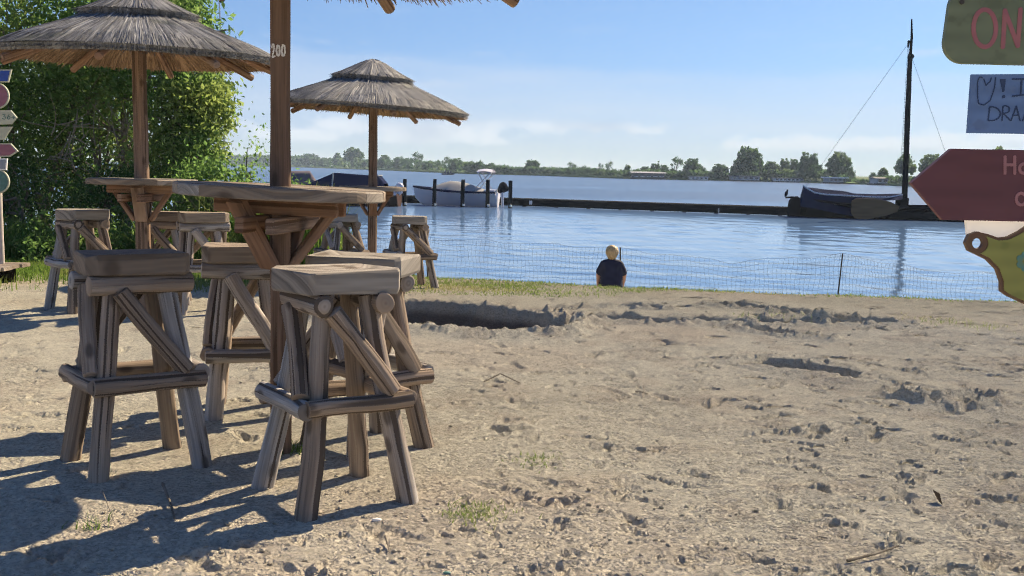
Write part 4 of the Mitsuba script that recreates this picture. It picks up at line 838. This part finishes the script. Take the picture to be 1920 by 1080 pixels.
# thin pole behind the trees
t = thing('flag_pole', 'thin pale pole rising behind the trees left of the near parasol', 'pole')
mb = MB(); a, b_ = at(423, 345, 24), at(411, -6, 24); tube(mb, [a - [0, 0, 1.5], a, b_], [.03, .03, .018], 8); part(t, 'shaft', mb.mesh(), 'metal', True)
v = hull((at(415, 0, 24), .06), (at(418, -2, 24), .05)).to_mesh(); part(t, 'finial', (v.vert_properties[:, :3], v.tri_verts), 'varnish', True)

# ------------------------------------------------------------------ the child
mat('skin', (0.50, 0.30, 0.22), .55); mat('shirt', lambda p, n, uv: mix((0.014, 0.017, 0.040), (0.022, 0.027, 0.058), noise(p.x * 20, p.y * 20, p.z * 20)), .8); mat('hair', lambda p, n, uv: mix((0.24, 0.17, 0.085), (0.50, 0.39, 0.23), noise(p.x * 90, p.y * 90, p.z * 25)), .5); mat('shorts', (0.03, 0.03, 0.045), .8); mat('lip', (0.40, 0.16, 0.13), .5); mat('eye', (0.04, 0.03, 0.03), .2)
YC = 13.45; ct = at(1147, 533, YC); cx = ct[0] - .005; cz = at(1147, 459, YC)[2] - .675
gch = ground(cx, YC)
cz = min(cz, gch + .10)
Lc = lambda x, y, z: (cx + x * .84, YC + y, cz + z)
k = thing('person', 'small blond child in a navy t-shirt squatting at the water edge, back to us', 'person')
arm = lambda s: [hull((Lc(s * .115, .02, .435), .040), (Lc(s * .182, .045, .315), .032)), hull((Lc(s * .182, .045, .315), .031), (Lc(s * .176, .11, .20), .024))]
hand = lambda s: [hull((Lc(s * .176, .11, .20), .022), (Lc(s * .172, .14, .165), .026))] + [hull((Lc(s * (.172 + .011 * f), .148, .155), .010), (Lc(s * (.172 + .012 * f), .162 - .004 * abs(f), .125 + .004 * abs(f)), .008)) for f in (-1.5, -.5, .5, 1.5)] + [hull((Lc(s * .151, .13, .175), .010), (Lc(s * .138, .148, .155), .009))]
leg = lambda s: [hull((Lc(s * .07, .02, .15), .075), (Lc(s * .115, .24, .27), .05)), hull((Lc(s * .115, .24, .27), .048), (Lc(s * .105, .15, .055), .034)), hull((Lc(s * .105, .14, .03), .034), (Lc(s * .11, .29, .02), .028))]
head = [hull((Lc(0, .045, .585), .070), (Lc(0, .065, .56), .066)), hull((Lc(0, .08, .535), .055), (Lc(0, .055, .56), .06)), hull((Lc(0, .03, .46), .040), (Lc(0, .045, .54), .040)), hull((Lc(0, .145, .555), .012), (Lc(0, .135, .57), .010))] + [hull((Lc(s * .076, .05, .565), .013), (Lc(s * .077, .045, .580), .012)) for s in (-1, 1)]
torso = [hull((Lc(-.06, 0, .16), .08), (Lc(.06, 0, .16), .08)), hull((Lc(-.05, .0, .2), .08), (Lc(.05, 0, .2), .08), (Lc(-.085, .03, .43), .055), (Lc(.085, .03, .43), .055)), hull((Lc(-.09, .03, .43), .045), (Lc(.09, .03, .43), .045), (Lc(0, .035, .47), .04))]
part(k, 'body', smooth_union(torso + head + [m for s in (-1, 1) for m in arm(s) + hand(s) + leg(s)], .016, 5), 'skin', True)
g = .012
sh = [hull((Lc(-.058, -.005, .175), .08 + g), (Lc(.058, -.005, .175), .08 + g)), hull((Lc(-.05, -.01, .2), .08 + g), (Lc(.05, -.01, .2), .08 + g), (Lc(-.085, .03, .43), .055 + g), (Lc(.085, .03, .43), .055 + g)), hull((Lc(-.09, .03, .435), .045 + g), (Lc(.09, .03, .435), .045 + g), (Lc(0, .03, .462), .04 + g))]
sh += [hull((Lc(s * .112, .02, .435), .040 + g), (Lc(s * .162, .038, .345), .040 + g)) for s in (-1, 1)]
part(k, 'shirt', smooth_union(sh, .018, 5), 'shirt', True, label='navy blue short sleeved t-shirt')
part(k, 'shorts', smooth_union([hull((Lc(-.06, .0, .13), .092), (Lc(.06, .0, .13), .092))] + [hull((Lc(s * .075, .02, .14), .088), (Lc(s * .11, .20, .25), .062)) for s in (-1, 1)], .02, 5), 'shorts', True)
hm = m3.Manifold.batch_boolean([hull((Lc(0, .035, .590), .080), (Lc(0, .055, .596), .074)), hull((Lc(0, .020, .55), .062), (Lc(0, .03, .575), .072))], m3.OpType.Add) - hull((Lc(0, .17, .50), .085), (Lc(0, .16, .575), .07)) - hull((Lc(0, .09, .47), .065), (Lc(0, .09, .5), .05))
hmm = hm.refine_to_length(.010).to_mesh(); hv = np.array(hmm.vert_properties[:, :3]); hv += (hv - np.array(Lc(0, .04, .585))) * (.16 * (meshkit.fbm(hv * np.array([70, 70, 24]), 3) - .5))[:, None]
part(k, 'hair', (hv, hmm.tri_verts), 'hair', True, label='short blond hair')
for s in (-1, 1): m = hull((Lc(s * .03, .128, .583), .009), (Lc(s * .032, .128, .583), .009)).to_mesh(); part(k, 'eye', (m.vert_properties[:, :3], m.tri_verts), 'eye', True)
m = hull((Lc(-.018, .128, .528), .008), (Lc(.018, .128, .528), .008)).to_mesh(); part(k, 'mouth', (m.vert_properties[:, :3], m.tri_verts), 'lip', True)

# ------------------------------------------------------------------ net fence
mat('net', (0.05, 0.055, 0.055), .7)
NF = np.array([at(600, 448, 16.2), at(800, 444, 15.2), at(980, 456, 14.5), at(1163, 466, 14.1), at(1370, 492, 14.0), at(1580, 477, 13.8), at(1740, 507, 13.9), at(1960, 520, 14.0)])
t = thing('net_fence', 'low black plastic net fence along the water edge', 'fence')
nx = 170; s = np.linspace(0, len(NF) - 1, nx); P = np.stack([np.interp(s, np.arange(len(NF)), NF[:, q]) for q in range(3)], 1)
P[:, 2] += .015 * np.sin(s * 9)
H = P[:, 2] - (WATER_Z + .0); rows = 10; mb = MB()
bot = np.where(P[:, 1] > 0, np.maximum([ground(a, b) for a, b in zip(P[:, 0], P[:, 1])], WATER_Z - .05), 0)
G = np.stack([np.c_[P[:, 0] + .012 * np.sin(s * 11 + r), P[:, 1] + .03 * np.sin(s * 4 + r * .5), bot + (P[:, 2] - bot) * r / (rows - 1) + .006 * np.sin(s * 17 + r * 2)] for r in range(rows)])
for r in range(rows): tube(mb, G[r], .0016, 3, False)
for i in range(nx): tube(mb, G[:, i], .0014, 3, False)
part(t, 'netting', mb.mesh(), 'net', False, kind='stuff')
for px, tp, Y, ln in ((1163, 464, 14.08, 0), (1580, 475, 13.78, -10), (800, 443, 15.18, 2), (1960, 515, 14, 0)):
    a = at(px, tp, Y); b = at(px + ln, tp + 90, Y); mb = MB(); tube(mb, [b + (b - a) * .25, a], .009, 6); part(t, 'stake', mb.mesh(), 'net', True)

# ------------------------------------------------------------------ trees and plants on the left
def willow(label, ells, base, nclump, nleaf, sig, size, bsdf, seed, nl=26, name='willow_tree', cat='tree', shell=.45, trunks=3):
    rng = np.random.default_rng(seed); k = thing(name, label, cat)
    C = crown_points(ells, nclump, nleaf, sig, rng, shell, base[2] + .25)
    v, f, u = leaf_quads(C, size, rng, .48, -.3); part(k, 'crown', (v, f), bsdf, False, u)
    mb = MB(); b = np.array(base)
    tops = []
    for i in range(trunks):
        e = ells[i % len(ells)]; q = np.array(e[:3]) + rng.normal(0, .15, 3); o = b + np.array([rng.normal(0, .12), rng.normal(0, .12), -.1]); m = (o + q) / 2 + rng.normal(0, .12, 3)
        s = np.linspace(0, 1, 8)[:, None]; P = (1 - s) ** 2 * o + 2 * s * (1 - s) * m + s ** 2 * q; tube(mb, P, np.linspace(.075, .02, 8), 9, False); tops.append(P)
    for i in range(nl):
        P = tops[i % trunks]; o = P[rng.integers(2, 8)]; q = C[rng.integers(len(C))]; m = (o + q) / 2 + rng.normal(0, .1, 3)
        s = np.linspace(0, 1, 6)[:, None]; tube(mb, (1 - s) ** 2 * o + 2 * s * (1 - s) * m + s ** 2 * q, np.linspace(.022, .004, 6), 5, False)
    part(k, 'branches', mb.mesh(), 'bark', True)
    return k
def E(px, py, Y, rx, ry, rz): p = at(px, py, Y); return (*p, rx, ry, rz)
gb = lambda px, Y: np.array([(px - 960) / F * Y, Y, ground((px - 960) / F * Y, Y)])
willow('tall bushy willow at the left edge behind the left parasol', [E(30, 60, 16.8, 1.2, 1.0, 1.3), E(-60, 180, 16.6, 1.0, 1.0, 1.4), E(150, 30, 17.2, 1.0, .9, 1.1), E(60, 200, 17, .9, .9, .9), E(-150, 0, 17, 1.3, 1.2, 1.6)], gb(30, 17), 400, 46, .20, .080, 'leaf', 51)
willow('dense willow behind the left parasol pole with bare twigs in its dark middle', [E(230, 40, 17, 1.1, .9, 1.1), E(300, 150, 16.6, .8, .8, .9), E(180, 190, 17, .95, .8, .8), E(140, 120, 17.6, 1.2, .8, 1.3)], gb(220, 17), 350, 46, .20, .078, 'leaf', 52)
willow('sunlit willow at the right end of the tree clump, beside the near pole', [E(352, 110, 16.3, .52, .7, .85), E(350, 210, 16, .62, .6, .62), E(392, 215, 16.2, .36, .5, .50), E(330, 40, 16.6, .45, .6, .6), E(330, 300, 15.8, .60, .6, .45)], gb(340, 16.2), 330, 46, .21, .075, 'leaf', 53)
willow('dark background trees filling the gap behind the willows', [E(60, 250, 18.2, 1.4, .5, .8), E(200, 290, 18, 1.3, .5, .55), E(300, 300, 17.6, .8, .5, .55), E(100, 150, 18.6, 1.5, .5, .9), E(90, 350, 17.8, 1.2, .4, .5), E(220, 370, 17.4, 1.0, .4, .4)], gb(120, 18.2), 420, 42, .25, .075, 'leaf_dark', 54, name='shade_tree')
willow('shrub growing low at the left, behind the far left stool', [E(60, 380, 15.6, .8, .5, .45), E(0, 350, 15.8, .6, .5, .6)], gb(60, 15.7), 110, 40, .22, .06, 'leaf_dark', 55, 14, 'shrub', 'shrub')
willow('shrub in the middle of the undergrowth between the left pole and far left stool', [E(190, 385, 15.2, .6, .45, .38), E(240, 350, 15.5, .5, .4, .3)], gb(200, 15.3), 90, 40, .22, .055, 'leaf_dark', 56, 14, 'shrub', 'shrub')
willow('sunlit shrub under the right willow, seen above the near table', [E(400, 350, 14.9, .5, .4, .32), E(350, 385, 14.8, .55, .4, .3)], gb(380, 14.9), 110, 38, .22, .055, 'leaf', 57, 14, 'shrub', 'shrub')
for px, top, w, Y, lab in ((478, 232, .26, 15.6, 'thin young willow sapling with sparse leaves left of the near pole'), (452, 280, .22, 15.2, 'shorter sparse sapling beside the thin young willow'), (560, 318, .2, 15.2, 'small leafy sapling at the water, right of the near pole')):
    zt = at(px, top, Y)[2]; b = gb(px, Y); h = zt - b[2]
    willow(lab, [(b[0], Y, b[2] + h * .72, w * .8, w, h * .27), (b[0] + .06, Y, b[2] + h * .40, w * 1.15, w, h * .28)], b, 46, 14, .30, .05, 'leaf', px, 12, 'sapling', 'sapling', .2, 2)
# bare pale twigs in the dark middle
rng = np.random.default_rng(77); mb = MB()
for i in range(55):
    px, py = rng.uniform(90, 300), rng.uniform(230, 345); Y = rng.uniform(15.7, 16.4); o = at(px, py, Y); d = unit([rng.normal(0, .8), rng.normal(0, .3), rng.normal(.3, .7)]) * rng.uniform(.25, .8)
    m = o + d * .5 + rng.normal(0, .08, 3); s = np.linspace(0, 1, 6)[:, None]; tube(mb, (1 - s) ** 2 * o + 2 * s * (1 - s) * m + s ** 2 * (o + d), np.linspace(.009, .003, 6), 4, False)
single('bare_twigs', mb.mesh(), 'twig', 'tangle of bare pale twigs in the dark gap under the willows', 'twigs', kind='stuff')

def grass(xy, h, w, lean, rng, droop=.3):
    n = len(xy); z = ground_v(xy[:, 0], xy[:, 1]) - .01; a = rng.uniform(0, 2 * PI, n); H = h * rng.uniform(.45, 1.25, n); L = np.abs(rng.normal(0, lean, n)) * H
    s = np.array([0, .5, 1.0]); d = np.stack([np.cos(a), np.sin(a)], 1)
    P = np.stack([xy[:, 0:1] + d[:, :1] * L[:, None] * s ** 2, xy[:, 1:2] + d[:, 1:] * L[:, None] * s ** 2, z[:, None] + H[:, None] * (s - droop * .3 * s ** 2)], -1)
    mb = MB(); blades(mb, P, (w * rng.uniform(.6, 1.3, n))[:, None] * np.array([1, .8, .12]), np.stack([-d[:, 1], d[:, 0], 0 * a], 1), rng.random(n)); return mb
def scatter(n, x0, x1, y0, y1, keep, rng):
    p = np.c_[rng.uniform(x0, x1, n), rng.uniform(y0, y1, n)]; return p[keep(p[:, 0], p[:, 1])]
rng = np.random.default_rng(5)
# turf strip on the bank right of the stools
def turf(x, y):
    d = yedge(x) - y; dens = np.clip(1.25 - d / np.interp(x, [-2.6, -1, .6, 1.6, 6], [2.3, 2.1, 1.6, .4, .15]), 0, 1) * np.interp(x, [-2.6, .2, 1, 3, 6], [1, 1, .75, .4, .25])
    return (d > -.45) & (rng.random(len(x)) < dens * np.clip(NOISE3(x, y, 1.6, 12, 2) * 3 + .75, .1, 1))
p = scatter(90000, -2.8, 5.6, 10.6, 14.7, turf, rng); mb = grass(p, .038, .005, .7, rng)
single('bank_grass', mb.mesh(), 'dry_grass', 'short sunlit turf thinning out along the top of the bank', 'grass', uv=mb.uv(), kind='stuff')
p = scatter(60000, -9, -2.3, 9.4, 15.8, lambda x, y: (y < yedge(x)) & (rng.random(len(x)) < np.clip((y - 9.9) / 2.6 + NOISE3(x, y, .8, 15, 2) * 1.6, 0, 1)), rng); mb = grass(p, .10, .006, .55, rng)
single('lawn_grass', mb.mesh(), 'grass_leaf', 'bright green grass between the left stools and the undergrowth', 'grass', uv=mb.uv(), kind='stuff')
p = scatter(9000, -9, -2.55, 13.6, 16.0, lambda x, y: (y < yedge(x) + .8) & (y > 13.9 + .5 * np.sin(x * 2)), rng); mb = grass(p, .62, .011, .5, rng, .6)
single('tall_grass', mb.mesh(), 'grass_leaf', 'tall rank grass and nettles along the foot of the trees', 'grass', uv=mb.uv(), kind='stuff')
p = scatter(2600, -4.3, -2.25, 13.3, 15.2, lambda x, y: y - yedge(x) > -1.5 + .3 * np.sin(x * 5), rng); mb = grass(p, 1.05, .012, .28, rng, .5)
single('reeds', mb.mesh(), 'grass_leaf', 'green reeds at the water between the left table and the near pole', 'reeds', uv=mb.uv(), kind='stuff')
P = crown_points([(-7 + i * .55, 14.0 + .25 * math.sin(i * 2), .12, .42, .35, .32 + .1 * math.sin(i * 3)) for i in range(9)], 150, 30, .22, rng, .3, -.1); v, f, u = leaf_quads(P, .055, rng, .45)
single('nettles', (v, f), 'leaf', 'leafy nettle undergrowth at the foot of the trees behind the left stools', 'undergrowth', uv=u, kind='stuff')
# tufts scattered in the sand
def tuft(px, py, n, r, h, label, bs='dry_grass'):
    c = on(px, py); q = np.c_[rng.normal(c[0], r, n), rng.normal(c[1], r * 1.3, n)]; mb = grass(q, h, .0022, .7, rng)
    single('grass_tuft', mb.mesh(), bs, label, 'grass', 'grass tufts in the sand', uv=mb.uv(), kind='stuff')
tuft(895, 962, 260, .055, .030, 'pale green tuft in the sand right of the nearest stool')
tuft(870, 966, 90, .03, .022, 'tiny tuft beside the pale green tuft near the white shell')
tuft(1005, 862, 150, .05, .025, 'small tuft in the sand behind the pale green tuft')
tuft(548, 848, 70, .03, .06, 'bright green tuft at the foot of the near pole', 'grass_leaf')
tuft(172, 990, 26, .025, .06, 'weed with upright stalks in the shade at bottom left', 'grass_leaf')
tuft(1440, 592, 160, .16, .04, 'thin tuft on the bank behind the sand ditches')
tuft(1760, 600, 160, .16, .04, 'thin tuft at the right, below the yellow green board')
tuft(1840, 612, 110, .14, .04, 'thin tuft farthest right on the sand')

# ------------------------------------------------------------------ litter on the sand
def stick(pts, r, label, name='stick', bs='twig', z=.008):
    P = []
    for px, py, dz in pts: p = on(px, py); P.append((p[0], p[1], ground(p[0], p[1]) + z + dz))
    mb = MB(); tube(mb, P, np.linspace(r, r * .5, len(P)), 6, True); single(name, mb.mesh(), bs, label, 'stick', smooth=True)
stick([(305, 921, .02), (318, 948, .01), (327, 976, 0)], .006, 'thin brown stick lying in the shade left of the nearest stool', bs='bark')
stick([(1192, 738, 0), (1202, 741, .008), (1214, 743, .0)], .004, 'short forked twig on the sand in the middle distance', bs='bark')
stick([(1207, 733, .02), (1207, 741, .012), (1205, 748, 0)], .003, 'upright twig beside the short forked twig', bs='bark')
stick([(1588, 1060, 0), (1640, 1050, .008), (1684, 1040, .015)], .005, 'dark curved stick at the bottom right', bs='bark')
stick([(908, 718, 0), (938, 712, .02), (975, 722, 0)], .004, 'pale curved straw lying on the sand right of the stools')
stick([(192, 958, .06), (205, 975, .03), (216, 990, 0)], .002, 'thin pale straw leaning in the shade at bottom left')
stick([(722, 1018, .01), (728, 1030, .0), (730, 1040, 0)], .003, 'small pale straw in the crumbly sand at bottom centre')
for px, py, r, bs, nm, lab in ((706, 978, .012, 'white_paint', 'shell', 'small white shell right of the nearest stool'), (838, 1076, .008, 'sign_teal', 'plastic_scrap', 'tiny turquoise scrap at the bottom edge')):
    p = on(px, py); m = trimesh.creation.icosphere(2, r); m.apply_scale([1.4, .8, .5]); m.apply_translation([p[0], p[1], ground(p[0], p[1]) + r * .3]); single(nm, m, bs, lab, 'shell' if nm == 'shell' else 'litter', smooth=True)
p = on(1757, 944); v, f, u = leaf_quads(np.array([[p[0], p[1], ground(p[0], p[1]) + .02]]), .08, np.random.default_rng(2), .6); mat('dead_leaf', (0.06, 0.045, 0.035), .7)
single('dead_leaf', (v, f), 'dead_leaf', 'dark curled dead leaf on the sand at the lower right', 'leaf')
# loose clods thrown out of the holes and lying in the crumbled sand
rng = np.random.default_rng(66); mb = MB()
for i in range(330):
    if i < 150: x, y = rng.uniform(-1.3, .8), rng.uniform(2.95, 3.9)
    elif i < 250: x, y = rng.uniform(-1.2, 3), rng.normal(8.3, .7)
    else: y = rng.uniform(3.1, 9); x = rng.uniform(-.4, .5) * y
    r = rng.uniform(.003, .008) * (1.3 if 150 <= i < 250 else 1)
    s = trimesh.creation.icosphere(1, r); v = np.array(s.vertices); v *= 1 + .45 * (meshkit.noise(v / r * 1.3 + i * 5, 1)[:, None] - .5); v *= [1.2, 1, .75]
    mb.add(v + [x, y, ground(x, y) + r * .35], s.faces)
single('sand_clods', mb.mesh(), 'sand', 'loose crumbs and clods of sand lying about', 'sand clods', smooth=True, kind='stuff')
